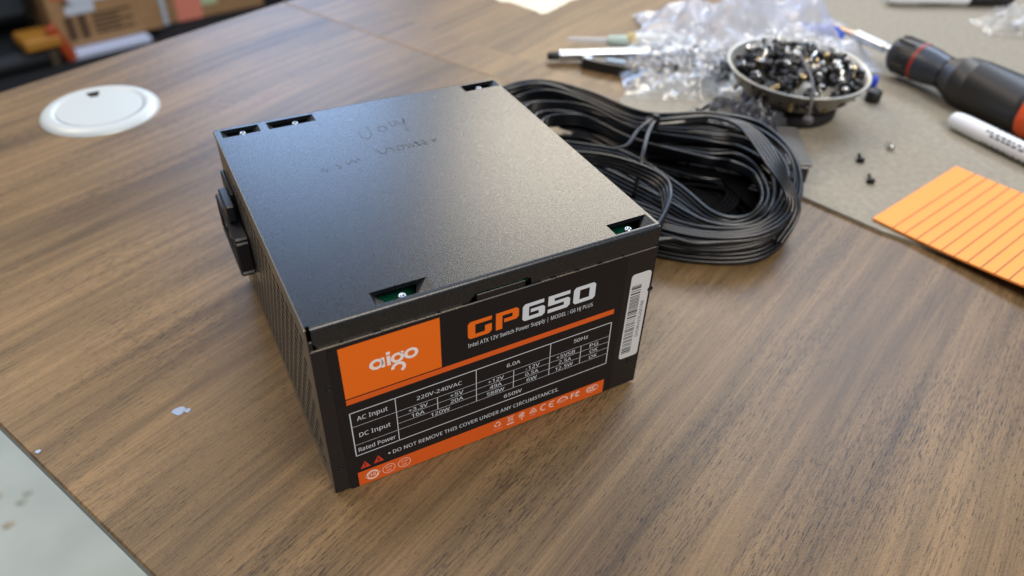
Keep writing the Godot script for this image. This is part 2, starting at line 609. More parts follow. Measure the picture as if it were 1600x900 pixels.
# ------------------------------------------------------------------ power supply
func build_supply() -> void:
	var s := thing("power_supply", "black boxy computer power supply with orange and black rating label", "power supply")
	var grit := grit_texture(512, 21, 1)
	var coat := tri_mapped(mat(Color.WHITE, 0.60, 0.0, 0.54), 12.0, grit, 0.0028)
	coat.albedo_texture = speckle(512, 22, [rgb(9, 11, 14), rgb(15, 18, 22), rgb(23, 27, 31), rgb(40, 44, 48)])
	coat.roughness_texture = grit_texture(512, 23, 1, 0.36, 0.68)
	coat.roughness_texture_channel = BaseMaterial3D.TEXTURE_CHANNEL_RED
	var coat_fine := tri_mapped(mat(rgb(23, 22, 25), 0.36, 0.0, 0.45), 12.0, grit, 0.002)
	var bare := mat(rgb(160, 150, 135), 0.35, 0.8)
	var black := mat(rgb(10, 10, 11), 0.8)
	var W := 0.14
	var D := 0.15
	var H := 0.086
	# lid: top sheet with embossed slots, a rounded bend and a skirt at the front and the back
	var st := new_st()
	var holes_front := [[0.0245, 0.0455, 0.0265, 0.0418, 0.0292, 0.0390], [0.1203, 0.1388, 0.1217, 0.1366, 0.1219, 0.1312]]
	var holes_back := [[0.0022, 0.0190, 0.0046, 0.0164, 0.0054, 0.0156], [0.0226, 0.0442, 0.0250, 0.0416, 0.0258, 0.0406], [0.1206, 0.1397, 0.1228, 0.1366, 0.1238, 0.1354]]
	var fz := -0.0007
	var top := func(x0, x1, z0, z1): quad(st, Vector3(x0, H, z1), Vector3(x1, H, z1), Vector3(x1, H, z0), Vector3(x0, H, z0))
	var bend := 0.0018
	var rows := [[-D + bend, -0.1468, []], [-0.1468, -0.1397, holes_back], [-0.1397, -0.0100, []], [-0.0100, -0.0030, holes_front], [-0.0030, -bend + fz, []]]
	for r in rows:
		var x := 0.0
		for h in r[2]:
			top.call(x, h[0], r[0], r[1])
			x = h[1]
		top.call(x, W, r[0], r[1])
	var deep := H - 0.0020
	for r in [rows[1], rows[3]]:
		for h in r[2]:
			var z0: float = r[0]
			var z1: float = r[1]
			# ramps pressed down at both ends of each slot, then the cut edges
			quad(st, Vector3(h[0], H, z1), Vector3(h[4], deep, z1 - 0.0004), Vector3(h[2], deep, z0), Vector3(h[0], H, z0))
			quad(st, Vector3(h[5], deep, z1 - 0.0004), Vector3(h[1], H, z1), Vector3(h[1], H, z0), Vector3(h[3], deep, z0))
			tri(st, Vector3(h[0], H, z1), Vector3(h[4], H, z1), Vector3(h[4], deep, z1 - 0.0004))
			tri(st, Vector3(h[5], H, z1), Vector3(h[1], H, z1), Vector3(h[5], deep, z1 - 0.0004))
			quad(st, Vector3(h[4], H, z1), Vector3(h[5], H, z1), Vector3(h[5], deep, z1 - 0.0004), Vector3(h[4], deep, z1 - 0.0004))
			quad(st, Vector3(h[2], deep, z0), Vector3(h[3], deep, z0), Vector3(h[3], H, z0), Vector3(h[2], H, z0))
			tri(st, Vector3(h[0], H, z0), Vector3(h[2], deep, z0), Vector3(h[2], H, z0))
			tri(st, Vector3(h[1], H, z0), Vector3(h[3], H, z0), Vector3(h[3], deep, z0))
	st.set_smooth_group(1)
	for k in 6:
		var a0 := PI / 2 * k / 6
		var a1 := PI / 2 * (k + 1) / 6
		var f0 := Vector2(H - bend + bend * sin(a0), -bend + bend * cos(a0))
		var f1 := Vector2(H - bend + bend * sin(a1), -bend + bend * cos(a1))
		var xa := 0.0016
		quad(st, Vector3(xa, f0.x, f0.y + fz), Vector3(W, f0.x, f0.y + fz), Vector3(W, f1.x, f1.y + fz), Vector3(xa, f1.x, f1.y + fz))
		quad(st, Vector3(W, f0.x, -D - f0.y), Vector3(0, f0.x, -D - f0.y), Vector3(0, f1.x, -D - f1.y), Vector3(W, f1.x, -D - f1.y))
	st.set_smooth_group(-1)
	var seam := 0.0768
	var skirt := PackedVector2Array([Vector2(0.0016, H - bend), Vector2(0.0016, 0.0795), Vector2(0.0030, seam), Vector2(0.0573, seam), Vector2(0.0581, 0.0776), Vector2(0.0600, 0.0800), Vector2(0.0808, 0.0804), Vector2(0.0826, 0.0796), Vector2(0.0828, seam), Vector2(W, seam), Vector2(W, H - bend)])
	prism(st, skirt, -0.0016, -0.0007)
	box(st, Vector3(0.001, seam, -D), Vector3(W, H - bend, -D + 0.0009), 0.0001)
	box(st, Vector3(W - 0.0009, seam, -D + 0.001), Vector3(W - 0.0001, H - 0.0004, -0.001), 0.0001)
	var lid := obj("lid", done(st), coat, s)
	obj("cut_edge", box_mesh(Vector3(-0.0007, H - 0.0011, -D + 0.002), Vector3(0.0002, H + 0.0002, -0.0006), 0.0003), mat(rgb(104, 96, 84), 0.35, 0.5), lid)
	rng.seed = 40
	var worn := mat(rgb(128, 122, 112), 0.4, 0.7)
	var ex := 0.0006
	while ex < 0.1392:
		var e1 := minf(ex + rng.randf_range(0.002, 0.016), 0.1396)
		if e1 < 0.0575 or ex > 0.0828:
			var hgt := rng.randf_range(0.00006, 0.00022)
			obj("worn_edge", box_mesh(Vector3(ex, seam - 0.00045, -0.0006), Vector3(e1, seam - 0.0002 + hgt, 0.00002 + hgt * 0.3), 0.00004), worn, lid)
		ex = e1 + rng.randf_range(0.0002, 0.003)
	# pen scrawl left on the lid
	var pen := Ink.new(0.0)
	var V := func(a: Array, w: float):
		var q := []
		for k in range(0, a.size(), 2): q.append(Vector2(a[k], a[k + 1]))
		pen.stroke(q, w)
	V.call([58.6, 121.0, 58.0, 115.5, 60.5, 113.0, 63.0, 116.0, 63.4, 122.5, 63.0, 124.5], 0.35)
	V.call([68.0, 122.0, 67.0, 118.5, 69.2, 117.0, 71.5, 119.0, 70.8, 121.8, 68.0, 122.0], 0.45)
	V.call([74.0, 125.5, 74.2, 120.5, 75.0, 120.0, 76.8, 121.5, 76.6, 124.5], 0.45)
	V.call([77.5, 124.5, 78.5, 121.0, 80.5, 121.5, 81.4, 124.8, 80.2, 119.0, 79.0, 114.0, 80.0, 112.5], 0.45)
	V.call([60.0, 102.0, 61.5, 98.0, 63.0, 97.6, 64.5, 101.5, 66.5, 101.0, 67.5, 97.0], 0.5)
	V.call([69.5, 102.0, 69.0, 98.0, 71.5, 98.2, 72.5, 101.0, 70.0, 102.2], 0.5)
	V.call([73.5, 102.0, 74.3, 98.5, 75.4, 101.5, 76.2, 98.2, 77.5, 102.0], 0.5)
	V.call([78.3, 102.5, 78.6, 98.0, 79.6, 98.4, 78.0, 101.0, 80.0, 101.2], 0.5)
	V.call([81.2, 98.2, 83.0, 100.0, 81.4, 102.0, 81.2, 98.2, 83.2, 97.8], 0.5)
	V.call([85.5, 101.5, 86.3, 98.4, 87.4, 100.6, 85.8, 100.2], 0.55)
	V.call([33.0, 93.5, 34.5, 96.0, 35.5, 92.5, 36.6, 96.2], 0.3)
	V.call([40.0, 97.0, 41.5, 95.0, 40.5, 93.2, 42.5, 94.2], 0.3)
	V.call([44.5, 98.0, 45.5, 94.8, 47.5, 98.0, 48.8, 95.6, 50.5, 98.6, 51.0, 95.8], 0.3)
	var scr := obj("pen_scrawl", pen.mesh(), mat(rgb(32, 24, 26), 0.46, 0.0, 0.5), lid)
	scr.transform = Transform3D(Basis(Vector3.RIGHT, -PI / 2), Vector3(0, H + 0.00006, 0))
	# tray: front, right, back and bottom sheets
	var ts := new_st()
	box(ts, Vector3(0, 0.0008, -0.0010), Vector3(W, seam - 0.0002, 0.0), 0.0003)
	box(ts, Vector3(0.0002, seam - 0.0003, -0.0014), Vector3(0.0015, 0.0806, -0.0005), 0.0002)
	box(ts, Vector3(0.0606, seam - 0.0012, -0.0012), Vector3(0.0802, 0.0794, -0.0005), 0.0002)
	box(ts, Vector3(W - 0.0018, 0.0006, -D + 0.001), Vector3(W - 0.0010, H - 0.003, -0.0020), 0.0001)
	box(ts, Vector3(0.0012, 0.0006, -D + 0.0011), Vector3(W - 0.002, H - 0.003, -D + 0.0018), 0.0001)
	box(ts, Vector3(0.0012, 0.0009, -D + 0.002), Vector3(W - 0.002, 0.0018, -0.0018), 0.0001)
	obj("tray", done(ts), coat_fine, s)
	for fx in [0.012, W - 0.012]:
		for fzz in [-0.012, -D + 0.012]:
			obj("foot", lathe_mesh([Vector2(0, 0), Vector2(0.0035, 0), Vector2(0.004, 0.0009), Vector2(0, 0.00095)], 14, true, Transform3D(Basis(), Vector3(fx, 0, fzz))), black, s)
	# rear sheet on the left: a field of hexagonal holes through 0.9 mm of steel
	var gs := new_st()
	grille(gs)
	obj("rear_grille", done(gs), tri_mapped(mat(rgb(80, 75, 68), 0.3, 0.0, 0.6), 12.0, grit, 0.002), s)  # black paint, its colour lightened to carry the warm reflection of the desk
	# socket and switch on the rear sheet
	var plastic := mat(rgb(24, 25, 29), 0.38)
	var so := new_st()
	box(so, Vector3(-0.0066, 0.0355, -0.146), Vector3(-0.0001, 0.0378, -0.104), 0.0008)
	box(so, Vector3(-0.0066, 0.0537, -0.146), Vector3(-0.0001, 0.056, -0.104), 0.0008)
	box(so, Vector3(-0.0066, 0.0379, -0.1068), Vector3(-0.0001, 0.0536, -0.104), 0.0008)
	box(so, Vector3(-0.0066, 0.0379, -0.146), Vector3(-0.0001, 0.0536, -0.1432), 0.0008)
	var sk := obj("socket", done(so), plastic, s)
	obj("socket_back", box_mesh(Vector3(-0.0010, 0.0379, -0.1431), Vector3(-0.0002, 0.0536, -0.1069), 0.0001), black, sk)
	for pz in [-0.135, -0.125, -0.115]:
		obj("pin", box_mesh(Vector3(-0.0058, 0.0435, pz - 0.001), Vector3(-0.0009, 0.0485, pz + 0.001), 0.0002), bare, sk)
	var sw := obj("switch_frame", box_mesh(Vector3(-0.0018, 0.0563, -0.1465), Vector3(-0.0001, 0.0672, -0.1235), 0.0005), plastic, s)
	var rk := new_st()
	box(rk, Vector3(-0.0056, 0.0566, -0.1315), Vector3(-0.0017, 0.0650, -0.1140), 0.0006, Transform3D(Basis.IDENTITY, Vector3(0, 0, -0.003)))
	obj("rocker", done(rk), plastic, sw)
	# board and screws that show through the slots
	obj("circuit_board", box_mesh(Vector3(0.003, 0.0765, -0.1475), Vector3(W - 0.003, 0.0780, -0.0030), 0.0001), mat(rgb(8, 74, 54), 0.35), s)
	var zinc := mat(rgb(158, 166, 174), 0.25, 0.9)
	for p in [Vector3(0.0345, 0, -0.0048), Vector3(0.1274, 0, -0.0052), Vector3(0.0112, 0, -0.1425), Vector3(0.0350, 0, -0.1425), Vector3(0.1290, 0, -0.1422)]:
		var sc := obj("board_screw", lathe_mesh([Vector2(0.0010, 0.0781), Vector2(0.0010, 0.0834), Vector2(0.0015, 0.0835), Vector2(0.0016, 0.0850), Vector2(0.0012, 0.0856), Vector2(0.0006, 0.0856), Vector2(0.0005, 0.0850), Vector2(0, 0.0850)], 14), zinc, s)
		sc.position = p
		if p.z > -0.05:
			for q in [[-0.0045, 0.0012], [0.0030, -0.0016]]:
				var j := obj("solder_joint", lathe_mesh([Vector2(0.0010, 0.0781), Vector2(0.0005, 0.0800), Vector2(0, 0.0806)], 8), zinc, s)
				j.position = p + Vector3(q[0], 0, q[1])
	# small fixings on the front sheet
	for p in [Vector2(0.0042, 0.0583), Vector2(0.0037, 0.0152), Vector2(0.1352, 0.0152), Vector2(0.1392, 0.0552)]:
		var o := obj("fixing", lathe_mesh([Vector2(0.0014, 0), Vector2(0.0013, 0.0003), Vector2(0.0008, 0.0003), Vector2(0.0006, 0.00008), Vector2(0, 0.00008)], 14), black, s)
		o.transform = Transform3D(Basis(Vector3.RIGHT, PI / 2), Vector3(p.x, p.y, 0.00001))
		var o2 := obj("fixing_rim", box_mesh(Vector3(-0.0005, -0.0013, 0), Vector3(0.0004, -0.0008, 0.0003), 0.0001), mat(rgb(96, 98, 102), 0.45), o)
		o2.transform = Transform3D(Basis(Vector3.RIGHT, -PI / 2), Vector3.ZERO)
	rating_label(s)
	barcode_label(s)

func grille(st: SurfaceTool) -> void:
	# the sheet lies in the plane x = 0; local a = along z (0 at the front), b = height
	var top := 0.0849
	var pw := 0.0062
	var rh := 0.00537
	var r := 0.00235
	var a_lo := 0.0085
	var b_lo := 0.0058
	var low := 0.0008
	var n := 20
	var m := 13
	var th := 0.0009
	var P := func(a: float, b: float, x := 0.0): return Vector3(x, b, -a)
	var plate := func(a0: float, a1: float, b0: float, b1: float):
		quad(st, P.call(a1, b0), P.call(a0, b0), P.call(a0, b1), P.call(a1, b1))
	plate.call(0.0008, 0.1492, low, b_lo)
	plate.call(0.0008, 0.1492, b_lo + m * rh, top)
	for j in m:
		var b0 := b_lo + j * rh
		var b1 := b0 + rh
		var off := pw / 2 if j % 2 else 0.0
		plate.call(0.0008, a_lo + off, b0, b1)
		plate.call(a_lo + off + n * pw, 0.1492, b0, b1)
		for i in n:
			var a0 := a_lo + off + i * pw
			var a1 := a0 + pw
			var ca := (a0 + a1) / 2
			var cb := (b0 + b1) / 2
			if ca > 0.098 and cb > 0.030 and cb < 0.071 or ca > 0.132:
				plate.call(a0, a1, b0, b1)
				continue
			var hx := []
			for k in 6:
				var an := PI / 6 + PI / 3 * k
				hx.append(Vector2(ca + r * cos(an), cb + r * 0.98 * sin(an)))
			var Q := [Vector2(a1, b1), Vector2(ca, b1), Vector2(a0, b1), Vector2(a0, b0), Vector2(ca, b0), Vector2(a1, b0)]
			for k in 6:
				var k2 := (k + 1) % 6
				var A: Vector2 = hx[k]
				var B: Vector2 = hx[k2]
				quad(st, P.call(A.x, A.y), P.call(B.x, B.y), P.call(Q[k2].x, Q[k2].y), P.call(Q[k].x, Q[k].y))
				quad(st, P.call(A.x, A.y), P.call(A.x, A.y, th), P.call(B.x, B.y, th), P.call(B.x, B.y))

func rating_label(s: Node3D) -> void:
	var white := mat(rgb(208, 214, 222), 0.5)
	var orange := mat(rgb(232, 106, 12), 0.5)
	var deep_orange := mat(rgb(216, 90, 22), 0.5)
	var st := new_st()
	prism(st, round_rect(0.0055, 0.0008, 0.1260, 0.0757, 0.0016), 0, 0.00022)
	var lb := obj("rating_label", done(st), mat(rgb(20, 18, 21), 0.42, 0.0, 0.4), s)
	# stuck on a touch askew, as in the photograph
	var c := Vector3(0.065, 0.04, 0)
	lb.transform = Transform3D(Basis(), Vector3(0, 0, 0.00002)) * Transform3D(Basis(), c) * Transform3D(Basis(Vector3.BACK, 0.008), Vector3.ZERO) * Transform3D(Basis(), -c)
	var Z := 0.00027
	var k1 := Ink.new(Z)
	k1.rect(9.2, 50.75, 46.0, 75.2)
	obj("logo_block", k1.mesh(), orange, lb)
	var k2 := Ink.new(Z)
	k2.rect(9.2, 47.6, 122.3, 50.2)
	k2.rect(9.1, 0.9, 122.2, 9.1)
	obj("orange_band", k2.mesh(), deep_orange, lb)
	# the maker's wordmark
	var k3 := Ink.new(Z + 0.00006)
	var y0 := 62.95
	k3.ring(Vector2(21.75, y0), 1.25, 2.45, 0, 360, 1.08, 1.0)
	k3.rect(23.5, y0 - 2.45, 24.75, y0 + 2.3)
	k3.rect(25.55, y0 - 2.45, 26.85, y0 + 2.2)
	k3.rect(25.5, y0 + 2.75, 26.9, y0 + 4.1)
	k3.ring(Vector2(29.45, y0), 1.15, 2.35, 0, 360, 1.05, 1.0)
	k3.stroke([Vector2(30.6, y0 + 1.7), Vector2(31.9, y0 + 2.1)], 0.9)
	k3.ring(Vector2(29.55, 58.1), 1.35, 2.5, -62, 188, 1.12, 1.05)
	k3.ring(Vector2(34.65, y0 + 0.05), 1.3, 2.5, 0, 360, 1.08, 1.0)
	obj("wordmark", k3.mesh(), mat(rgb(236, 226, 222), 0.5), lb)
	# model letters: wide squared strokes with cut corners
	var k4 := Ink.new(Z)
	var k5 := Ink.new(Z)
	var glyph := func(ink: Ink, x: float, w: float, paths: Array):
		for p in paths:
			var pts := PackedVector2Array()
			for k in range(0, p.size(), 2): pts.append(Vector2(x + p[k] * w, 60.0 + p[k + 1] * 8.3))
			ink.poly(pts)
	var G := [[0, 0.13, 0.10, 0, 0.30, 0, 0.30, 0.78, 0.30, 1.0, 0.10, 1.0, 0, 0.87], [0.30, 0, 0.86, 0, 0.98, 0.13, 0.98, 0.22, 0.30, 0.22], [0.70, 0.22, 0.98, 0.22, 0.98, 0.56, 0.70, 0.56], [0.30, 0.78, 0.98, 0.78, 0.98, 1.0, 0.30, 1.0]]
	glyph.call(k4, 56.8, 9.9, G)
	glyph.call(k4, 68.2, 9.6, [[0, 0, 0.28, 0, 0.28, 1.0, 0, 1.0], [0.28, 0.78, 0.72, 0.78, 0.72, 0.58, 1.0, 0.47, 1.0, 0.87, 0.90, 1.0, 0.28, 1.0], [0.36, 0.34, 0.90, 0.34, 1.0, 0.47, 0.72, 0.58, 0.72, 0.56, 0.36, 0.56]])
	glyph.call(k5, 79.4, 9.7, [[0, 0.13, 0.10, 0, 0.28, 0, 0.28, 1.0, 0.10, 1.0, 0, 0.87], [0.28, 0, 0.88, 0, 1.0, 0.13, 1.0, 0.22, 0.28, 0.22], [0.72, 0.22, 1.0, 0.22, 1.0, 0.5, 0.90, 0.62, 0.36, 0.62, 0.36, 0.42, 0.72, 0.42], [0.28, 0.79, 0.94, 0.79, 0.94, 1.0, 0.28, 1.0]])
	glyph.call(k5, 90.4, 9.8, [[0, 0, 0.88, 0, 1.0, 0.13, 1.0, 0.22, 0, 0.22], [0.72, 0.22, 1.0, 0.22, 1.0, 0.50, 0.90, 0.62, 0.0, 0.62, 0.0, 0.42, 0.72, 0.42], [0, 0.62, 0.28, 0.62, 0.28, 1.0, 0, 1.0], [0.28, 0.79, 0.98, 0.79, 0.98, 1.0, 0.28, 1.0]])
	glyph.call(k5, 101.7, 10.0, [[0, 0.13, 0.10, 0, 0.28, 0, 0.28, 1.0, 0.10, 1.0, 0, 0.87], [0.72, 0, 0.90, 0, 1.0, 0.13, 1.0, 0.87, 0.90, 1.0, 0.72, 1.0], [0.28, 0, 0.72, 0, 0.72, 0.22, 0.28, 0.22], [0.28, 0.78, 0.72, 0.78, 0.72, 1.0, 0.28, 1.0]])
	obj("model_letters", k4.mesh(), orange, lb)
	obj("model_digits", k5.mesh(), white, lb)
	# table of ratings
	var k6 := Ink.new(Z)
	var T := [42.95, 35.4, 32.05, 28.7, 25.2, 19.1]
	var line := func(x0: float, y0_: float, x1: float, y1: float, w: float):
		k6.rect(x0 - w / 2, y0_ - w / 2, x1 + w / 2, y1 + w / 2)
	for y in [T[0], T[5]]: line.call(9.7, y, 121.9, y, 0.38)
	for x in [9.7, 121.9]: line.call(x, T[5], x, T[0], 0.38)
	for y in [T[1], T[4]]: line.call(9.7, y, 121.9, y, 0.16)
	for y in [T[2], T[3]]: line.call(27.0, y, 121.9, y, 0.15)
	line.call(27.0, T[5], 27.0, T[0], 0.28)
	for x in [60.0, 93.0]: line.call(x, T[4], x, T[0], 0.28)
	line.call(43.55, T[3], 43.55, T[1], 0.28)
	for x in [76.5, 107.9]: line.call(x, T[4], x, T[1], 0.28)
	obj("rating_table", k6.mesh(), white, lb)
	var k7 := Ink.new(Z + 0.00003)
	write(k7, "Intel ATX 12V Switch Power Supply | MODEL : G6 HJ PLUS", 56.8, 55.9, 1.95, 0, 54.4)
	write(k7, "AC Input", 12.0, 38.0, 2.3, 0, 11.8)
	write(k7, "DC Input", 12.0, 29.0, 2.3, 0, 12.2)
	write(k7, "Rated Power", 10.9, 21.0, 2.2, 0, 14.8)
	var cell := func(t: String, x: float, y: float, w: float): write(k7, t, x, y, 1.95, 1, w)
	cell.call("220V-240VAC", 44.6, 37.8, 18.6)
	cell.call("6.0A", 76.3, 38.2, 6.0)
	cell.call("50Hz", 107.4, 38.6, 6.8)
	var rws := [["+3.3V", 35.6, 7.8, 0], ["+5V", 51.6, 5.6, 0], ["+12V", 68.6, 7.0, 0], ["-12V", 85.1, 6.4, 0], ["+5VSB", 100.6, 8.8, 0], ["PG", 114.3, 4.2, 0],
		["16A", 35.4, 5.3, 1], ["20A", 51.6, 5.4, 1], ["49A", 68.5, 5.4, 1], ["0.5A", 84.9, 6.0, 1], ["2.5A", 100.5, 6.0, 1], ["OK", 114.5, 4.0, 1],
		["120W", 44.5, 8.0, 2], ["588W", 68.5, 7.8, 2], ["6W", 85.0, 4.8, 2], ["12.5W", 100.3, 8.4, 2], ["OK", 114.5, 4.0, 2]]
	for r in rws: cell.call(r[0], r[1], [32.62, 29.28, 25.82][r[3]], r[2])
	cell.call("650W", 76.4, 21.0, 8.2)
	k7.ring(Vector2(22.4, 13.9), 0, 0.45)
	write(k7, "DO NOT REMOVE THIS COVER UNDER ANY CIRCUMSTANCES.", 23.9, 12.9, 2.05, 0, 74.6)
	obj("lettering", k7.mesh(), white, lb)
	# warning triangles and the row of certification marks
	var k8 := Ink.new(Z)
	k8.t3(Vector2(10.4, 10.7), Vector2(14.6, 10.7), Vector2(12.5, 14.6))
	k8.t3(Vector2(15.8, 11.1), Vector2(20.0, 11.1), Vector2(17.9, 15.0))
	obj("warning_triangle", k8.mesh(), mat(rgb(205, 58, 34), 0.5), lb)
	var k9 := Ink.new(Z + 0.00006)
	k9.rect(12.3, 12.1, 12.7, 13.6)
	k9.rect(12.3, 11.4, 12.7, 11.8)
	k9.stroke([Vector2(18.1, 13.8), Vector2(17.5, 12.6), Vector2(18.3, 12.7), Vector2(17.7, 11.6)], 0.3)
	obj("warning_sign", k9.mesh(), mat(rgb(26, 20, 22), 0.5), lb)
	var ka := Ink.new(Z + 0.00006)
	ka.ring(Vector2(14.8, 5.0), 1.75, 2.7, 20, 190)
	ka.ring(Vector2(14.8, 5.0), 1.75, 2.7, 200, 370)
	ka.t3(Vector2(12.7, 4.2), Vector2(11.5, 4.9), Vector2(12.6, 5.4))
	ka.t3(Vector2(16.9, 5.8), Vector2(18.1, 5.2), Vector2(17.0, 4.6))
	write(ka, "10", 14.8, 4.1, 1.8, 1, 2.4, true)
	for q in [[21.5, "ATX", "OK"], [28.0, "12.5V", "OK"]]:
		ka.ring(Vector2(q[0], 5.0), 2.45, 2.7)
		write(ka, q[1], q[0], 5.2, 1.2, 1, 2.8)
		write(ka, q[2], q[0], 3.2, 1.2, 1, 2.0)
	for a in 3:
		var an := 90.0 + a * 120.0
		ka.ring(Vector2(69.6, 6.2), 0.95, 1.55, an - 48, an + 40, 1, 1, 8)
	ka.rect(67.6, 3.4, 71.6, 3.55)
	ka.stroke([Vector2(74.6, 8.0), Vector2(74.9, 5.2), Vector2(76.4, 5.2), Vector2(76.7, 8.0), Vector2(74.6, 8.0)], 0.25)
	ka.stroke([Vector2(74.2, 5.0), Vector2(77.2, 8.3)], 0.25)
	ka.stroke([Vector2(77.2, 5.0), Vector2(74.2, 8.3)], 0.25)
	ka.rect(74.0, 3.3, 77.4, 4.0)
	ka.ring(Vector2(81.2, 6.3), 1.25, 1.6, 30, 330)
	ka.ring(Vector2(81.2, 6.3), 0.35, 0.9, 0, 360)
	ka.rect(80.9, 3.3, 81.5, 4.2)
	ka.stroke([Vector2(84.9, 5.2), Vector2(86.6, 8.1), Vector2(88.3, 5.2), Vector2(84.9, 5.2)], 0.42)
	ka.ring(Vector2(86.6, 6.1), 0, 0.4)
	ka.rect(85.2, 3.6, 88.0, 3.75)
	ka.ring(Vector2(92.0, 5.9), 1.45, 2.0, 70, 290)
	ka.ring(Vector2(96.2, 5.9), 1.45, 2.0, 70, 290)
	ka.rect(94.9, 5.65, 96.4, 6.2)
	ka.ring(Vector2(101.2, 5.3), 2.1, 2.75, 0, 180, 1.0, 0.95)
	write(ka, "SELV", 101.2, 4.6, 1.4, 1, 3.6)
	write(ka, "FC", 107.5, 4.5, 3.2, 1, 4.4, true)
	ka.ring(Vector2(109.0, 6.0), 0.7, 1.2, 60, 300)
	ka.ring(Vector2(116.2, 6.0), 2.05, 2.25, 0, 360, 1.4, 1.0)
	for q in 3: ka.ring(Vector2(114.9 + q * 1.35, 6.0), 0.85, 1.4, 55, 305, 0.9, 1.0)
	obj("certification_mark", ka.mesh(), mat(rgb(236, 206, 190), 0.5), lb)

func barcode_label(s: Node3D) -> void:
	var st := new_st()
	prism(st, round_rect(0.1288, 0.0185, 0.1385, 0.0655, 0.0016), 0, 0.0002)
	var lb := obj("barcode_label", done(st), mat(rgb(206, 208, 210), 0.45), s)
	lb.position.z = 0.00002
	var k := Ink.new(0.00025)
	rng.seed = 314
	var y := 21.4
	while y < 59.4:
		var w := [0.22, 0.22, 0.4, 0.4, 0.75][rng.randi() % 5] as float
		k.rect(129.6, y, 134.4, minf(y + w, 59.6))
		y += w + [0.22, 0.3, 0.45, 0.8][rng.randi() % 4]
	write(k, "0HD804205200788", 137.0, 29.6, 1.5, 0, 20.4, false, PI / 2)
	obj("barcode", k.mesh(), mat(rgb(30, 30, 32), 0.5), lb)

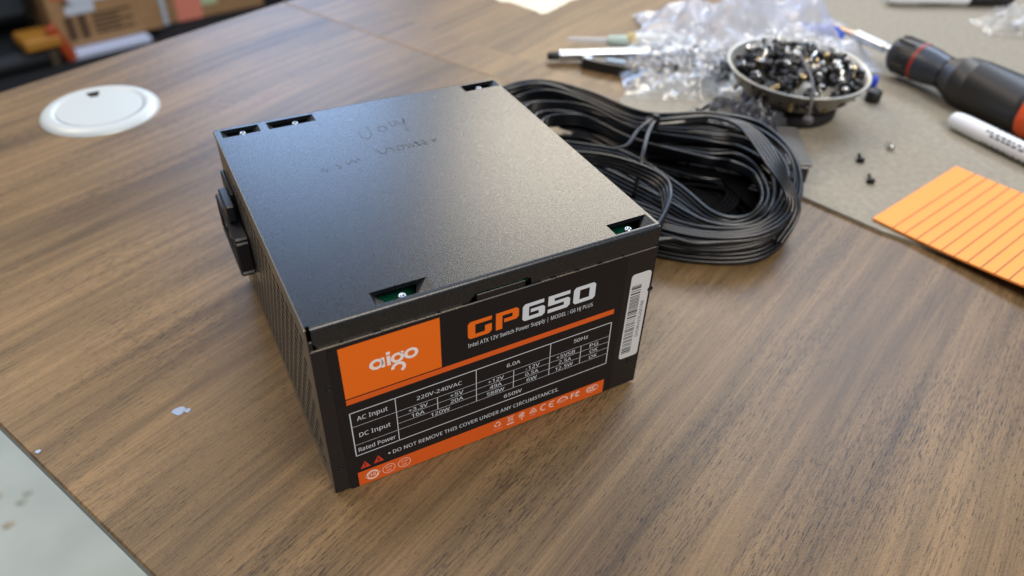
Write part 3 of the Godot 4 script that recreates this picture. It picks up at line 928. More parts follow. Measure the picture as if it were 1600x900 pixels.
# ------------------------------------------------------------------ cables
func build_cables() -> void:
	var t := thing("cable_bundle", "coiled bundle of flat black ribbon cables tied beside the power supply", "cable bundle")
	var pvc := mat(rgb(8, 9, 12), 0.30, 0.0, 0.6)
	var O := [Vector3(0.190, 0.030, -0.236), Vector3(0.214, 0.035, -0.224), Vector3(0.231, 0.036, -0.195), Vector3(0.247, 0.037, -0.152), Vector3(0.278, 0.041, -0.131), Vector3(0.303, 0.038, -0.112), Vector3(0.305, 0.030, -0.082), Vector3(0.286, 0.022, -0.056), Vector3(0.255, 0.015, -0.045), Vector3(0.222, 0.010, -0.060), Vector3(0.193, 0.010, -0.090), Vector3(0.170, 0.012, -0.130), Vector3(0.158, 0.018, -0.180), Vector3(0.166, 0.025, -0.222)]
	var I := [Vector3(0.200, 0.024, -0.195), Vector3(0.214, 0.026, -0.189), Vector3(0.226, 0.027, -0.176), Vector3(0.236, 0.028, -0.145), Vector3(0.258, 0.028, -0.110), Vector3(0.275, 0.026, -0.101), Vector3(0.283, 0.021, -0.087), Vector3(0.274, 0.016, -0.070), Vector3(0.256, 0.014, -0.062), Vector3(0.239, 0.016, -0.071), Vector3(0.232, 0.022, -0.098), Vector3(0.219, 0.027, -0.133), Vector3(0.198, 0.027, -0.153), Vector3(0.186, 0.024, -0.174)]
	rng.seed = 2024
	# each ribbon: how far in from the outer loop, rise, wires, twist, sway of the twist
	var runs := [[0.00, 0.003, 4, 0.35, 0.5], [0.04, -0.006, 4, 0.9, 0.4], [0.10, -0.013, 4, 0.2, 0.3], [0.16, 0.001, 4, 1.0, 0.5], [0.22, -0.008, 5, 0.5, 0.5], [0.30, 0.004, 4, 0.8, 0.4],
		[0.36, -0.012, 4, 0.3, 0.3], [0.44, 0.001, 4, 0.6, 0.5], [0.52, -0.007, 5, 0.9, 0.4], [0.62, 0.003, 4, 0.5, 0.4], [0.72, -0.005, 4, 0.2, 0.4], [0.84, 0.001, 4, 0.7, 0.3], [1.00, 0.002, 4, 0.35, 0.3],
		[0.12, 0.006, 3, 1.2, 0.4], [0.55, -0.012, 4, 1.1, 0.3], [0.90, -0.011, 4, 1.0, 0.3]]
	for r in runs:
		var ctl := []
		for k in 14:
			var p: Vector3 = O[k].lerp(I[k], clampf(r[0] + rng.randf_range(-0.035, 0.035), -0.02, 1.02))
			p.y = maxf(p.y + r[1] + rng.randf_range(-0.0015, 0.0015), 0.0045)
			ctl.append(p)
		ribbon(t, ctl, true, r[2], r[3], r[4], rng.randf() * TAU, pvc)
	var shaded_pvc := mat(rgb(8, 8, 9), 0.7, 0.0, 0.2)  # same cable plastic, with the shade inside the coil put into its tone
	# lower turns that fill the eye of the coil
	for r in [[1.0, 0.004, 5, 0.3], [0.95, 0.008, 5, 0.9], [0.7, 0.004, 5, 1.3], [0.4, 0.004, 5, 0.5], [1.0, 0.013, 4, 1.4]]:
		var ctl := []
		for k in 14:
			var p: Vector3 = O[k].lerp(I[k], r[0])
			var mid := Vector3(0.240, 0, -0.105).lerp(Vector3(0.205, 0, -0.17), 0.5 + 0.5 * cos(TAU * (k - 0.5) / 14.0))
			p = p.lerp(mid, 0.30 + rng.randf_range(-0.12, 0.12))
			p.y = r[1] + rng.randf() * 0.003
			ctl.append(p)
		ribbon(t, ctl, true, r[2], r[3], 0.3, rng.randf() * TAU, shaded_pvc)
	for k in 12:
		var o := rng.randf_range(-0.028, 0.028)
		ribbon(t, [Vector3(0.185 + o, 0.006, -0.19), Vector3(0.215 + o, 0.006 + 0.001 * k, -0.150), Vector3(0.240 + o + (k % 4) * 0.006, 0.006 + 0.001 * k, -0.118 + (k % 5) * 0.005), Vector3(0.262 + o, 0.006 + 0.001 * k, -0.092), Vector3(0.268 + o, 0.006, -0.070)], false, 5, 1.45, 0.2, float(k), shaded_pvc)
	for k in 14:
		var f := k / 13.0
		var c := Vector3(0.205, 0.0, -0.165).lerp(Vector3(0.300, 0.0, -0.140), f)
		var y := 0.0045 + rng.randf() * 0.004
		ribbon(t, [c + Vector3(-0.035, y, -0.055), c + Vector3(-0.008, y + 0.002, -0.020), c + Vector3(0.006 - 0.012 * f, y, 0.015), c + Vector3(0.012 - 0.03 * f, y, 0.045)], false, 5, 1.45, 0.15, float(k), shaded_pvc)
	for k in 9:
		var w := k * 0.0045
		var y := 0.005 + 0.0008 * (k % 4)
		ribbon(t, [Vector3(0.232 + w, y, -0.222 + w * 0.4), Vector3(0.262 + w * 0.8, y + 0.001, -0.186 + w * 0.2), Vector3(0.284 + w * 0.6, y, -0.152 + w * 0.4), Vector3(0.292 + w * 0.45, y, -0.122 + w * 0.4), Vector3(0.285 + w * 0.2, y, -0.092 + w * 0.3)], false, 5, 1.4, 0.15, float(k), shaded_pvc)
	# the crossing ribbons on the right, one strand out of the supply's side, one along the far side
	ribbon(t, [Vector3(0.246, 0.041, -0.150), Vector3(0.262, 0.045, -0.137), Vector3(0.277, 0.047, -0.124), Vector3(0.285, 0.047, -0.104), Vector3(0.279, 0.041, -0.073), Vector3(0.277, 0.028, -0.052), Vector3(0.262, 0.012, -0.046)], false, 5, 1.35, 0.2, 0.4, pvc)
	ribbon(t, [Vector3(0.135, 0.022, -0.060), Vector3(0.170, 0.024, -0.052), Vector3(0.197, 0.030, -0.065), Vector3(0.211, 0.035, -0.080), Vector3(0.215, 0.036, -0.096), Vector3(0.202, 0.036, -0.122), Vector3(0.180, 0.030, -0.150)], false, 4, 0.3, 0.3, 1.0, pvc)
	ribbon(t, [Vector3(0.135, 0.018, -0.080), Vector3(0.165, 0.014, -0.072), Vector3(0.206, 0.014, -0.072), Vector3(0.218, 0.014, -0.061), Vector3(0.233, 0.015, -0.054), Vector3(0.250, 0.017, -0.048), Vector3(0.266, 0.020, -0.049), Vector3(0.281, 0.020, -0.064), Vector3(0.288, 0.020, -0.076), Vector3(0.284, 0.018, -0.090)], false, 4, 1.1, 0.2, 0.0, pvc)
	# plastic tie round the upper strands, with its loose tail
	var tie := new_st(true)
	var loop := spline([Vector3(0.246, 0.042, -0.139), Vector3(0.240, 0.048, -0.134), Vector3(0.229, 0.047, -0.125), Vector3(0.216, 0.043, -0.111), Vector3(0.211, 0.034, -0.106), Vector3(0.210, 0.020, -0.106), Vector3(0.222, 0.012, -0.118), Vector3(0.242, 0.020, -0.140)], 8, true)
	tube(tie, loop, 0.0013, 8, true, PackedVector3Array(), 0.5)
	tube(tie, spline([Vector3(0.242, 0.048, -0.137), Vector3(0.234, 0.049, -0.133), Vector3(0.224, 0.047, -0.129), Vector3(0.214, 0.044, -0.123), Vector3(0.206, 0.041, -0.126)], 8), 0.0012, 8, false, PackedVector3Array(), 0.5)
	box(tie, Vector3(-0.002, -0.0015, -0.002), Vector3(0.002, 0.0018, 0.002), 0.0004, Transform3D(Basis(Vector3.UP, 0.5), Vector3(0.2425, 0.0485, -0.1365)))
	obj("cable_tie", done(tie), mat(rgb(22, 22, 24), 0.4), t)
	# connector lying at the end of a cable, with rows of slots
	var cn := thing("cable_connector", "ribbed black multi-pin connector at the right of the cable bundle", "connector", Vector3(0.3475, 0.0022, -0.121), deg_to_rad(57))
	var cb := new_st()
	box(cb, Vector3(-0.027, 0.0, -0.006), Vector3(0.027, 0.0112, 0.006), 0.0006)
	obj("body", done(cb), pvc, cn)
	for k in 12:
		obj("key", box_mesh(Vector3(-0.0258 + k * 0.0044, 0.0108, -0.0075), Vector3(-0.0228 + k * 0.0044, 0.0128, 0.0075), 0.0004), pvc, cn)
	var c2 := thing("cable_connector", "small dark connector on the mat between clear bag and cables", "connector", Vector3(0.331, 0.0022, -0.193), deg_to_rad(24))
	obj("body", box_mesh(Vector3(-0.014, 0, -0.006), Vector3(0.014, 0.010, 0.006), 0.0008), mat(rgb(34, 38, 46), 0.35), c2)
	obj("latch", box_mesh(Vector3(-0.008, 0.0102, -0.002), Vector3(0.006, 0.0122, 0.002), 0.0004), pvc, c2)
	obj("terminal", box_mesh(Vector3(0.0135, 0.003, -0.003), Vector3(0.018, 0.008, 0.003), 0.0005), mat(rgb(200, 210, 220), 0.25, 0.9), c2)

func ribbon(t: Node3D, ctl: Array, closed: bool, wires: int, twist: float, sway: float, phase: float, m: Material) -> void:
	var path := spline(ctl, 9, closed)
	var n := path.size()
	var across := PackedVector3Array()
	var ups := PackedVector3Array()
	for i in n:
		var tan := (path[(i + 1) % n if closed else mini(i + 1, n - 1)] - path[(i - 1 + n) % n if closed else maxi(i - 1, 0)]).normalized()
		var side := tan.cross(Vector3.UP).normalized()
		var up := side.cross(tan)
		var a := twist + sway * sin(TAU * i / n * 2.0 + phase)
		across.append(side * sin(a) + up * cos(a))
		ups.append(side * cos(a) - up * sin(a))
	var st := new_st(true)
	var d := 0.0021
	for w in wires:
		var p := PackedVector3Array()
		for i in n:
			var q := path[i] + across[i] * (d * 1.06 * (w - (wires - 1) / 2.0))
			q.y = maxf(q.y, 0.0009)
			p.append(q)
		tube(st, p, d / 2, 8, closed, ups)
	obj("ribbon_cable", done(st), m, t)

# ------------------------------------------------------------------ dish of screws
func screw_mesh(head: float, shank: float, length: float) -> ArrayMesh:
	return lathe_mesh([Vector2(0, -length), Vector2(shank * 0.7, -length), Vector2(shank, -length + 0.0006), Vector2(shank, 0), Vector2(head, 0.0001), Vector2(head, head * 0.45), Vector2(head * 0.7, head * 0.75), Vector2(head * 0.3, head * 0.78), Vector2(head * 0.25, head * 0.45), Vector2(0, head * 0.45)], 9)

func build_dish() -> void:
	var at := Vector3(0.4040, 0.0, -0.1825)
	var tilt := Basis(Vector3(0.887, 0, 0.4616).normalized(), 0.045)
	var dish := thing("parts_dish", "round polished steel dish heaped with small screws on a black base", "dish", at)
	var steel := mat(rgb(160, 157, 150), 0.42, 0.9)
	var frame := Transform3D(tilt, Vector3(0, 0.012, 0))
	obj("bowl", lathe_mesh([Vector2(0.0, 0.0035), Vector2(0.026, 0.0035), Vector2(0.036, 0.0075), Vector2(0.0435, 0.0155), Vector2(0.0478, 0.0232), Vector2(0.0500, 0.0240), Vector2(0.0508, 0.0234), Vector2(0.0495, 0.0222), Vector2(0.0450, 0.0140), Vector2(0.0375, 0.0058), Vector2(0.027, 0.0012), Vector2(0, 0.0010)].map(func(p): return p), 64, true, frame), steel, dish)
	obj("base", lathe_mesh([Vector2(0, -0.0085), Vector2(0.033, -0.0085), Vector2(0.0345, -0.0070), Vector2(0.0345, -0.001), Vector2(0.032, 0.0010), Vector2(0, 0.0010)], 40, true, Transform3D(Basis(Vector3(0.887, 0, 0.4616).normalized(), 0.03), Vector3(0, 0.0112, 0))), mat(rgb(16, 16, 17), 0.7), dish)
	var kinds := [
		["small black machine screw in the heap in the steel dish", mat(rgb(26, 25, 26), 0.32, 0.4), screw_mesh(0.0038, 0.0017, 0.0075), 112],
		["small silver screw in the heap in the steel dish", mat(rgb(186, 186, 182), 0.18, 0.97), screw_mesh(0.0034, 0.0016, 0.008), 44],
		["brass coloured screw in the heap in the steel dish", mat(rgb(176, 152, 112), 0.25, 0.95), screw_mesh(0.0030, 0.0017, 0.0085), 14]]
	rng.seed = 808
	for kd in kinds:
		for i in kd[3]:
			var r: float = 0.0450 * sqrt(rng.randf())
			var a := rng.randf() * TAU
			var y := 0.0195 + 0.012 * (1.0 - pow(r / 0.047, 2.0)) - rng.randf() * 0.006
			var o := obj("screw", kd[2], kd[1])
			var b := Basis(Vector3(rng.randf() - 0.5, rng.randf() - 0.5, rng.randf() - 0.5).normalized(), rng.randf() * TAU)
			o.transform = Transform3D(Basis(), at) * frame * Transform3D(b, Vector3(r * cos(a), y, r * sin(a)))
			tag(o, kd[0], "screw", "screws heaped in the dish")
	# loose bits round the dish
	for q in [[Vector3(0.4245, 0.0022, -0.1034), 1, "silver screw lying alone on the mat, right of the dish"], [Vector3(0.3915, 0.0022, -0.0998), 0, "black screw lying on the mat near the silver screw"], [Vector3(0.3765, 0.0022, -0.0775), 0, "black screw lying on the mat nearest the orange notes"]]:
		var o := obj("loose_screw", kinds[q[1]][2], kinds[q[1]][1])
		o.transform = Transform3D(Basis(Vector3(0.6, 0.1, 0.5).normalized(), 1.9).scaled(Vector3.ONE * 0.72), q[0] + Vector3(0, 0.0017, 0))
		tag(o, q[2], "screw")
	var knob := obj("thumb_screw", lathe_mesh([Vector2(0, 0), Vector2(0.0045, 0), Vector2(0.0058, 0.001), Vector2(0.0058, 0.008), Vector2(0.0045, 0.0092), Vector2(0, 0.0092)], 16), mat(rgb(24, 24, 26), 0.5))
	knob.position = Vector3(0.4735, 0.0022, -0.164)
	tag(knob, "black thumb screw standing at the right of the dish", "thumb screw")
	var bl := obj("terminal_cap", lathe_mesh([Vector2(0, 0), Vector2(0.0032, 0), Vector2(0.0034, 0.007), Vector2(0.0022, 0.010), Vector2(0, 0.010)], 12), mat(rgb(20, 60, 190), 0.4))
	bl.position = Vector3(0.492, 0.0022, -0.181)
	tag(bl, "small bright blue cap on the mat right of the dish", "cap")
	var bs := new_st()
	box(bs, Vector3(-0.016, 0, -0.006), Vector3(0.016, 0.008, 0.006), 0.002)
	box(bs, Vector3(0.012, 0, -0.004), Vector3(0.018, 0.006, 0.012), 0.002)
	var bo := obj("plastic_clip", done(bs), mat(rgb(22, 84, 200), 0.4))
	bo.transform = Transform3D(Basis(Vector3.UP, -0.5), Vector3(0.512, 0.014, -0.262))
	tag(bo, "blue plastic clip behind the dish under the clear bag", "clip")
	var zt := new_st(true)
	tube(zt, spline([Vector3(0.412, 0.043, -0.196), Vector3(0.396, 0.043, -0.170), Vector3(0.383, 0.0405, -0.149), Vector3(0.375, 0.034, -0.139), Vector3(0.371, 0.022, -0.134)], 8), 0.0010, 8, false, PackedVector3Array(), 0.5)
	lathe(zt, [Vector2(0, -0.002), Vector2(0.003, -0.002), Vector2(0.004, 0), Vector2(0.003, 0.003), Vector2(0, 0.003)], 10, Transform3D(Basis(), Vector3(0.371, 0.021, -0.134)))
	tag(obj("grey_cable_tie", done(zt), mat(rgb(74, 72, 72), 0.5)), "grey cable tie hanging over the front of the dish's rim", "cable tie")

# ------------------------------------------------------------------ plastic bags
func crumpled(hx: float, hz: float, h: float, s: int, rough := 1.0) -> ArrayMesh:
	var n := 64
	var cell := noise(1.1, 2, s)
	cell.fractal_type = FastNoiseLite.FRACTAL_RIDGED
	var soft := noise(2.2, 3, s + 1)
	var P := []
	for i in n + 1:
		for j in n + 1:
			var u := 2.0 * i / n - 1
			var v := 2.0 * j / n - 1
			var edge := 1.0 + 0.10 * soft.get_noise_2d(u * 0.8 + 7, v * 0.8)
			var dome := (1.0 - pow(absf(u), 2.6)) * (1.0 - pow(absf(v), 2.6))
			var y := h * dome * (0.62 + 0.75 * soft.get_noise_2d(u, v))
			y += rough * h * 0.34 * (cell.get_noise_2d(u * 0.9 + 0.3 * v, v * 0.9) + 0.2) * (0.25 + dome)
			y += rough * h * 0.035 * soft.get_noise_2d(u * 4.0, v * 4.0)
			P.append(Vector3(u * hx * edge, maxf(y, 0.0002), v * hz * edge))
	var st := new_st(true)
	for i in n:
		for j in n:
			var a: Vector3 = P[i * (n + 1) + j]
			var b: Vector3 = P[(i + 1) * (n + 1) + j]
			var c: Vector3 = P[(i + 1) * (n + 1) + j + 1]
			var d: Vector3 = P[i * (n + 1) + j + 1]
			quad(st, a, d, c, b)
	return done(st)

func build_bags() -> void:
	var view := -0.48
	var clear := film(rgb(235, 240, 248), 0.09, 0.1)
	var milky := film(rgb(226, 230, 242), 0.42, 0.2)
	var grey := film(rgb(70, 74, 82), 0.5, 0.2)
	var a := thing("plastic_bag", "large milky plastic bag lying behind the steel dish", "plastic bag", Vector3(0.468, 0.0024, -0.296), view)
	obj("film", crumpled(0.094, 0.060, 0.050, 12, 0.28), milky, a)
	obj("film_inside", crumpled(0.084, 0.050, 0.024, 88, 0.25), clear, a)
	var b := thing("plastic_bag", "crumpled clear plastic bag of small parts left of the dish", "plastic bag", Vector3(0.375, 0.0024, -0.272), view)
	obj("film", crumpled(0.052, 0.058, 0.030, 31, 0.55), clear, b)
	obj("film_inside", crumpled(0.044, 0.050, 0.016, 45, 0.5), clear, b)
	var dark := mat(rgb(24, 24, 27), 0.35, 0.3)
	var shiny := mat(rgb(196, 200, 206), 0.2, 0.95)
	rng.seed = 61
	var sm := screw_mesh(0.0032, 0.0016, 0.008)
	for i in 34:
		var o := obj("bagged_screw", sm, dark if i % 5 else shiny, b)
		o.transform = Transform3D(Basis(Vector3(rng.randf() - 0.5, rng.randf() - 0.5, rng.randf() - 0.5).normalized(), rng.randf() * TAU), Vector3(rng.randf_range(-0.024, 0.036), 0.004 + rng.randf() * 0.008, rng.randf_range(-0.03, 0.04)))
	var c := thing("plastic_bag", "dark grey antistatic bag squeezed under the front of the dish", "plastic bag", Vector3(0.352, 0.0024, -0.170), view)
	obj("film", crumpled(0.032, 0.026, 0.020, 71, 1.2), grey, c)
	var d := thing("plastic_bag", "small clear plastic bag at the right edge near the markers", "plastic bag", Vector3(0.728, 0.0024, -0.217), view)
	obj("film", crumpled(0.040, 0.020, 0.016, 93, 1.4), clear, d)
	for i in 6:
		var o := obj("bagged_screw", sm, shiny, d)
		o.transform = Transform3D(Basis(Vector3(rng.randf() - 0.5, rng.randf() - 0.5, rng.randf() - 0.5).normalized(), rng.randf() * TAU), Vector3(rng.randf_range(-0.01, 0.02), 0.005, rng.randf_range(-0.008, 0.008)))
	var e := thing("plastic_bag", "small empty clear bag draped over the dish's back rim", "plastic bag", Vector3(0.432, 0.0335, -0.212), view)
	obj("film", crumpled(0.036, 0.024, 0.012, 55, 0.5), clear, e)
	var paper := thing("paper_sheet", "cream paper sheet lying at the far end of the desk", "paper", Vector3(0.372, 0.0004, -0.482), GRAIN)
	var pm := crumpled(0.055, 0.030, 0.003, 4, 0.3)
	obj("sheet", pm, mat(rgb(226, 214, 188), 0.7), paper)

# ------------------------------------------------------------------ tools
func build_tools() -> void:
	var white := mat(rgb(220, 224, 228), 0.4)
	var black := mat(rgb(26, 25, 26), 0.42)
	var steel := mat(rgb(196, 204, 214), 0.2, 0.95)
	# electric screwdriver, its handle running out of the picture
	var d := thing("electric_screwdriver", "black electric screwdriver with red ring and orange end on the mat", "screwdriver")
	var from := Vector3(0.5245, 0.0205, -0.262)
	var to := Vector3(0.5360, 0.0205, -0.040)
	var T := axis_to(from, to)
	obj("bit", lathe_crisp([Vector2(0, 0), Vector2(0.0022, 0.001), Vector2(0.0026, 0.020), Vector2(0.0032, 0.022), Vector2(0.0032, 0.026)], 6, T), mat(rgb(206, 182, 160), 0.25, 0.95), d)
	obj("bit_holder", lathe_crisp([Vector2(0.003, 0.0255), Vector2(0.0044, 0.026), Vector2(0.0044, 0.056), Vector2(0.0034, 0.057), Vector2(0.0034, 0.066)], 12, T), steel, d)
	obj("chuck", lathe_mesh([Vector2(0.003, 0.0655), Vector2(0.0115, 0.066), Vector2(0.0135, 0.0685), Vector2(0.0142, 0.078), Vector2(0.0142, 0.088)], 28, true, T), black, d)
	for k in 14:
		var an := TAU * k / 14
		var o := obj("grip_rib", box_mesh(Vector3(-0.0007, 0.069, 0.0128), Vector3(0.0007, 0.084, 0.0150), 0.0003), black, d)
		o.transform = T * Transform3D(Basis(Vector3.UP, an), Vector3.ZERO)
	obj("red_ring", lathe_crisp([Vector2(0.0140, 0.0878), Vector2(0.0147, 0.0882), Vector2(0.0147, 0.0902), Vector2(0.0140, 0.0906)], 28, T), mat(rgb(150, 34, 24), 0.4), d)
	obj("neck", lathe_mesh([Vector2(0.0142, 0.0904), Vector2(0.0140, 0.098), Vector2(0.0126, 0.106), Vector2(0.0122, 0.112)], 28, true, T), mat(rgb(44, 50, 60), 0.35), d)
	obj("handle", lathe_crisp([Vector2(0.0122, 0.112), Vector2(0.0178, 0.124), Vector2(0.0190, 0.136), Vector2(0.0188, 0.177), Vector2(0.0184, 0.181)], 8, T * Transform3D(Basis(Vector3.UP, 0.22), Vector3.ZERO)), mat(rgb(38, 37, 37), 0.45), d)
	obj("orange_end", lathe_mesh([Vector2(0.0184, 0.181), Vector2(0.0195, 0.183), Vector2(0.0195, 0.204), Vector2(0.018, 0.212), Vector2(0, 0.214)], 28, true, T), mat(rgb(226, 84, 24), 0.4), d)
	# permanent markers
	var mk := thing("marker", "white marker pen with rounded end below the electric screwdriver", "marker")
	var M := axis_to(Vector3(0.4925, 0.0090, -0.1110), Vector3(0.4960, 0.0090, 0.040))
	obj("barrel", lathe_mesh([Vector2(0, 0), Vector2(0.0028, 0.0004), Vector2(0.0050, 0.0022), Vector2(0.0060, 0.006), Vector2(0.0064, 0.012), Vector2(0.0066, 0.10)], 28, true, M), white, mk)
	obj("cap", lathe_mesh([Vector2(0.0066, 0.1001), Vector2(0.0070, 0.1003), Vector2(0.0066, 0.135), Vector2(0, 0.137)], 24, true, M), black, mk)
	marker_print(mk, M, 0.030, 0.045)
	var m2 := thing("marker", "white marker pen with black cap at the far top edge", "marker")
	var N := axis_to(Vector3(0.661, 0.0090, -0.3185), Vector3(0.786, 0.0090, -0.2635))
	obj("barrel", lathe_mesh([Vector2(0, 0), Vector2(0.0028, 0.0004), Vector2(0.0050, 0.0022), Vector2(0.0062, 0.008), Vector2(0.0066, 0.014), Vector2(0.0066, 0.084)], 28, true, N), white, m2)
	obj("cap", lathe_mesh([Vector2(0.0066, 0.0841), Vector2(0.0070, 0.0843), Vector2(0.0064, 0.130), Vector2(0, 0.132)], 24, true, N), black, m2)
	marker_print(m2, N, 0.032, 0.034)
	# glue dispenser with a clear nozzle
	var g := thing("syringe", "clear dispensing syringe with pale green hub and yellow collar", "syringe")
	var S := axis_to(Vector3(0.313, 0.0085, -0.3505), Vector3(0.412, 0.0085, -0.2960))
	obj("nozzle", lathe_mesh([Vector2(0.0014, 0), Vector2(0.0018, 0.001), Vector2(0.0026, 0.032), Vector2(0.0030, 0.034)], 16, true, S), film(rgb(210, 212, 216), 0.45, 0.2), g)
	obj("hub", lathe_mesh([Vector2(0.0030, 0.0335), Vector2(0.0042, 0.035), Vector2(0.0052, 0.049), Vector2(0.0058, 0.050)], 20, true, S), mat(rgb(176, 194, 184), 0.4), g)
	obj("collar", lathe_mesh([Vector2(0.0056, 0.0498), Vector2(0.0074, 0.0505), Vector2(0.0074, 0.0575), Vector2(0.0062, 0.0585)], 20, true, S), mat(rgb(190, 168, 92), 0.4), g)
	obj("barrel", lathe_mesh([Vector2(0.0062, 0.058), Vector2(0.0068, 0.059), Vector2(0.0068, 0.105), Vector2(0, 0.106)], 24, true, S), mat(rgb(206, 208, 206), 0.35), g)
	# steel shaft with a dark tip
	var sh := thing("screwdriver_shaft", "long silver screwdriver shaft with dark tip pointing left", "screwdriver")
	var Q := axis_to(Vector3(0.2825, 0.0052, -0.3330), Vector3(0.4150, 0.0110, -0.2740))
	obj("tip", lathe_mesh([Vector2(0, 0), Vector2(0.0026, 0.0006), Vector2(0.0034, 0.004), Vector2(0.0034, 0.010)], 12, true, Q), black, sh)
	obj("shaft", lathe_crisp([Vector2(0.0034, 0.0099), Vector2(0.0043, 0.0104), Vector2(0.0043, 0.145), Vector2(0, 0.146)], 20, Q), steel, sh)
	# black folding pick
	var ck := thing("black_pick", "black plastic tool with a round eye lying by the clear bag", "tool", Vector3(0.3235, 0.0, -0.2965), deg_to_rad(-45))
	var st := new_st()
	prism(st, PackedVector2Array([Vector2(-0.026, -0.002), Vector2(-0.024, -0.0055), Vector2(-0.018, -0.0065), Vector2(-0.004, -0.0085), Vector2(0.012, -0.0085), Vector2(0.026, -0.007), Vector2(0.027, 0.004), Vector2(0.012, 0.0055), Vector2(-0.004, 0.0045), Vector2(-0.016, 0.0025), Vector2(-0.023, 0.004), Vector2(-0.026, 0.002)]), 0.0003, 0.0085, Transform3D(Basis(Vector3.RIGHT, -PI / 2), Vector3.ZERO))
	obj("body", done(st), black, ck)
	obj("eye", lathe_mesh([Vector2(0.0012, 0.0088), Vector2(0.0016, 0.0096), Vector2(0.0034, 0.0096), Vector2(0.0038, 0.0085)], 16, true, Transform3D(Basis(), Vector3(-0.0205, 0, 0.001))), steel, ck)
	var plate := new_st()
	box(plate, Vector3(-0.006, 0.0085, -0.003), Vector3(0.010, 0.0095, 0.005), 0.0004)
	obj("highlight_plate", done(plate), mat(rgb(120, 140, 165), 0.25, 0.7), ck)  # bluish highlight on the black plastic, built as a pale plate

func marker_print(parent: Node3D, at: Transform3D, start: float, length: float) -> void:
	# dark lettering wrapped on the barrel as short blocks
	rng.seed = 17
	var st := new_st()
	for row in 2:
		var y := start + row * 0.004
		while y < start + length - row * 0.008:
			var w := 0.0014 + rng.randf() * 0.0026
			for a in [0.9, 2.2, 3.6]:
				var a0: float = a + row * 0.34
				for k in 2:
					var b0 := a0 + k * 0.11
					var b1 := b0 + 0.11
					var r := 0.00668
					quad(st, at * Vector3(r * cos(b0), y, -r * sin(b0)), at * Vector3(r * cos(b1), y, -r * sin(b1)), at * Vector3(r * cos(b1), y + w, -r * sin(b1)), at * Vector3(r * cos(b0), y + w, -r * sin(b0)))
			y += w + 0.0008 + rng.randf() * 0.0012
	obj("print", done(st), mat(rgb(52, 54, 60), 0.5), parent)

# ------------------------------------------------------------------ pad of lined notes
func build_notes() -> void:
	var ab := Vector3(0.1015, 0, -0.0209).normalized()
	var t := thing("note_pad", "pad of orange lined notes at the right edge of the desk", "note pad", Vector3(0.3436, 0.0024, -0.0458), atan2(-ab.z, ab.x))
	var n := 16
	var top := func(u: float, v: float) -> Vector3:
		# the sheets curl up a little towards the near end and the far corner
		var lift := 0.0052 * pow(clampf(v / 0.1, 0, 2), 2.0) * (1.0 - 0.35 * u / 0.1) 
		return Vector3(u, 0.0016 + lift, v)
	var st := new_st(true)
	var L := 0.150
	var Wd := 0.1030
	for i in n:
		for j in n:
			var u0 := Wd * i / n
			var u1 := Wd * (i + 1) / n
			var v0 := L * j / n
			var v1 := L * (j + 1) / n
			quad(st, top.call(u0, v1), top.call(u1, v1), top.call(u1, v0), top.call(u0, v0))
	var dn := Vector3(0, -0.0012, 0)
	for i in n:
		st.set_smooth_group(1)
		var v0 := L * i / n
		var v1 := L * (i + 1) / n
		var u0 := Wd * i / n
		var u1 := Wd * (i + 1) / n
		quad(st, top.call(0, v0) + dn, top.call(0, v1) + dn, top.call(0, v1), top.call(0, v0))
		quad(st, top.call(Wd, v1) + dn, top.call(Wd, v0) + dn, top.call(Wd, v0), top.call(Wd, v1))
		quad(st, top.call(u1, 0) + dn, top.call(u0, 0) + dn, top.call(u0, 0), top.call(u1, 0))
		quad(st, top.call(u0, L) + dn, top.call(u1, L) + dn, top.call(u1, L), top.call(u0, L))
		st.set_smooth_group(2)
		for j in n:
			var w0 := L * j / n
			var w1 := L * (j + 1) / n
			quad(st, top.call(u0, w0) + dn, top.call(u1, w0) + dn, top.call(u1, w1) + dn, top.call(u0, w1) + dn)
	var pm := mat(rgb(244, 152, 68), 0.7)
	obj("sheets", done(st), pm, t)
	var ls := new_st()
	for k in 19:
		var v := 0.0125 + 0.0073 * k
		for i in n:
			var u0 := Wd * i / n
			var u1 := Wd * (i + 1) / n
			var up := Vector3(0, 0.00012, 0)
			quad(ls, top.call(u0, v + 0.0007) + up, top.call(u1, v + 0.0007) + up, top.call(u1, v) + up, top.call(u0, v) + up)
	obj("ruled_lines", done(ls), mat(rgb(104, 58, 22), 0.6), t)

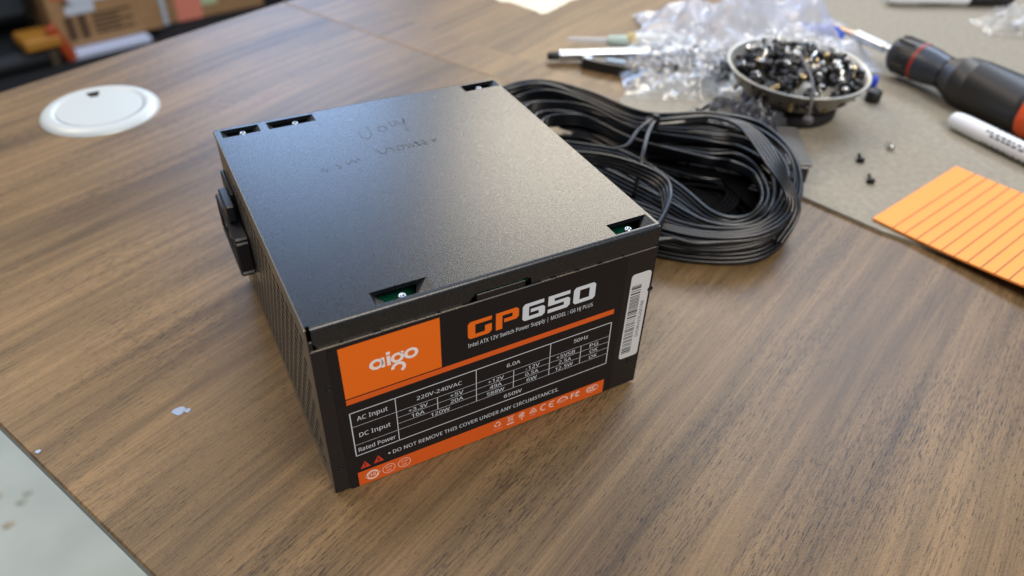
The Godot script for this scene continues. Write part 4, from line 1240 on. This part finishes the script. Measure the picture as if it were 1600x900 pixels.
# ------------------------------------------------------------------ things on the floor behind the desk
func build_boxes() -> void:
	var kraft := mat(Color.WHITE, 0.8)
	kraft.albedo_texture = mottle(256, noise(0.03, 4, 9), rgb(158, 122, 82), rgb(174, 136, 94))
	tri_mapped(kraft, 4.0)
	var paper := mat(rgb(204, 212, 222), 0.6)
	var F := -0.73
	var ink := mat(rgb(84, 62, 42), 0.8)
	# big carton
	var a := Vector3(-0.183, F + 0.024, -2.453)
	var dir := Vector3(0.308, 0, -0.081)
	var t := thing("cardboard_box", "large cardboard box with white shipping label and orange sticker", "cardboard box", a, atan2(-dir.z, dir.x))
	obj("carton", box_mesh(Vector3(0, 0, -0.30), Vector3(0.325, 0.34, 0), 0.004), kraft, t)
	obj("shipping_label", box_mesh(Vector3(0.060, 0.128, 0.0005), Vector3(0.225, 0.32, 0.0020), 0.0004), paper, t)
	obj("shipping_label", box_mesh(Vector3(0.046, 0.098, 0.0005), Vector3(0.130, 0.127, 0.0020), 0.0004), paper, t)
	obj("orange_sticker", box_mesh(Vector3(0.020, 0.150, 0.0022), Vector3(0.070, 0.24, 0.0034), 0.0004), mat(rgb(222, 96, 24), 0.6), t)
	var pr := new_st()
	for k in 5: box(pr, Vector3(0.115, 0.028 + k * 0.014, 0.0003), Vector3(0.235 - (k % 2) * 0.04, 0.036 + k * 0.014, 0.0012), 0.0002)
	for k in 2: box(pr, Vector3(0.035 + k * 0.038, 0.022, 0.0003), Vector3(0.060 + k * 0.038, 0.094, 0.0012), 0.0002)
	for k in 3: box(pr, Vector3(0.040, 0.125 + k * 0.008, 0.0021), Vector3(0.075 - k * 0.006, 0.128 + k * 0.008, 0.0026), 0.0002)
	obj("box_print", done(pr), ink, t)
	# a white slab under the big carton
	tag(obj("white_panel", box_mesh(Vector3(0.010, 0, -0.31), Vector3(0.262, 0.021, 0.040), 0.003), mat(rgb(206, 214, 236), 0.5)), "white flat panel lying under the large cardboard box", "panel")
	get_node("white_panel").transform = Transform3D(Basis(Vector3.UP, atan2(-dir.z, dir.x)), a - Vector3(0, 0.023, 0))
	# second carton with paper notes
	var b := Vector3(0.136, F + 0.001, -2.62)
	var t2 := thing("cardboard_box", "smaller cardboard box with pink, green and blue paper notes", "cardboard box", b, 0.20)
	obj("carton", box_mesh(Vector3(0.018, 0, -0.26), Vector3(0.36, 0.28, 0), 0.004), kraft, t2)
	obj("white_edge", box_mesh(Vector3(0.0, 0, -0.25), Vector3(0.017, 0.20, 0.002), 0.002), paper, t2)
	obj("pink_note", box_mesh(Vector3(0.048, 0.003, 0.0005), Vector3(0.136, 0.105, 0.0020), 0.0004), mat(rgb(232, 140, 116), 0.7), t2)
	obj("green_note", box_mesh(Vector3(0.137, 0.042, 0.0005), Vector3(0.194, 0.105, 0.0020), 0.0004), mat(rgb(190, 206, 160), 0.7), t2)
	obj("blue_note", box_mesh(Vector3(0.132, 0.106, 0.0005), Vector3(0.188, 0.150, 0.0020), 0.0004), mat(rgb(84, 140, 206), 0.7), t2)
	# dark things left and behind
	var dark := mat(rgb(20, 23, 27), 0.7)
	var bag := thing("equipment_bag", "black soft equipment bag with ochre band at the left", "bag", Vector3(-0.42, F, -2.50), 0.30)
	obj("body", box_mesh(Vector3(-0.26, 0.001, -0.20), Vector3(0.215, 0.056, 0.16), 0.02), dark, bag)
	obj("flap", box_mesh(Vector3(-0.26, 0.102, -0.24), Vector3(0.20, 0.36, 0.04), 0.03), mat(rgb(38, 46, 52), 0.7), bag)
	obj("ochre_band", box_mesh(Vector3(0.110, 0.058, 0.06), Vector3(0.212, 0.092, 0.17), 0.006), mat(rgb(176, 120, 40), 0.6), bag)
	obj("strap", box_mesh(Vector3(0.165, 0.002, 0.161), Vector3(0.190, 0.050, 0.168), 0.002), mat(rgb(70, 56, 40), 0.7), bag)
	var fd := thing("orange_pouch", "narrow orange pouch leaning between the black bag and the carton", "pouch", Vector3(-0.146, F + 0.001, -2.42), 0.5)
	var ft := obj("pouch_body", box_mesh(Vector3(-0.020, 0.002, -0.02), Vector3(0.014, 0.125, 0.0), 0.006), mat(rgb(168, 66, 22), 0.6), fd)
	ft.rotation.z = 0.35
	tag(obj("black_cabinet", box_mesh(Vector3(-1.3, F + 0.001, -3.6), Vector3(1.6, 0.25, -3.1), 0.01), dark), "long black cabinet standing behind the boxes", "cabinet")
	tag(obj("floor_rug", box_mesh(Vector3(-1.2, F + 0.0005, -3.08), Vector3(1.4, F + 0.0009, -1.7), 0.0001), mat(rgb(14, 15, 18), 0.9)), "black rug on the floor under the boxes and bag", "rug")
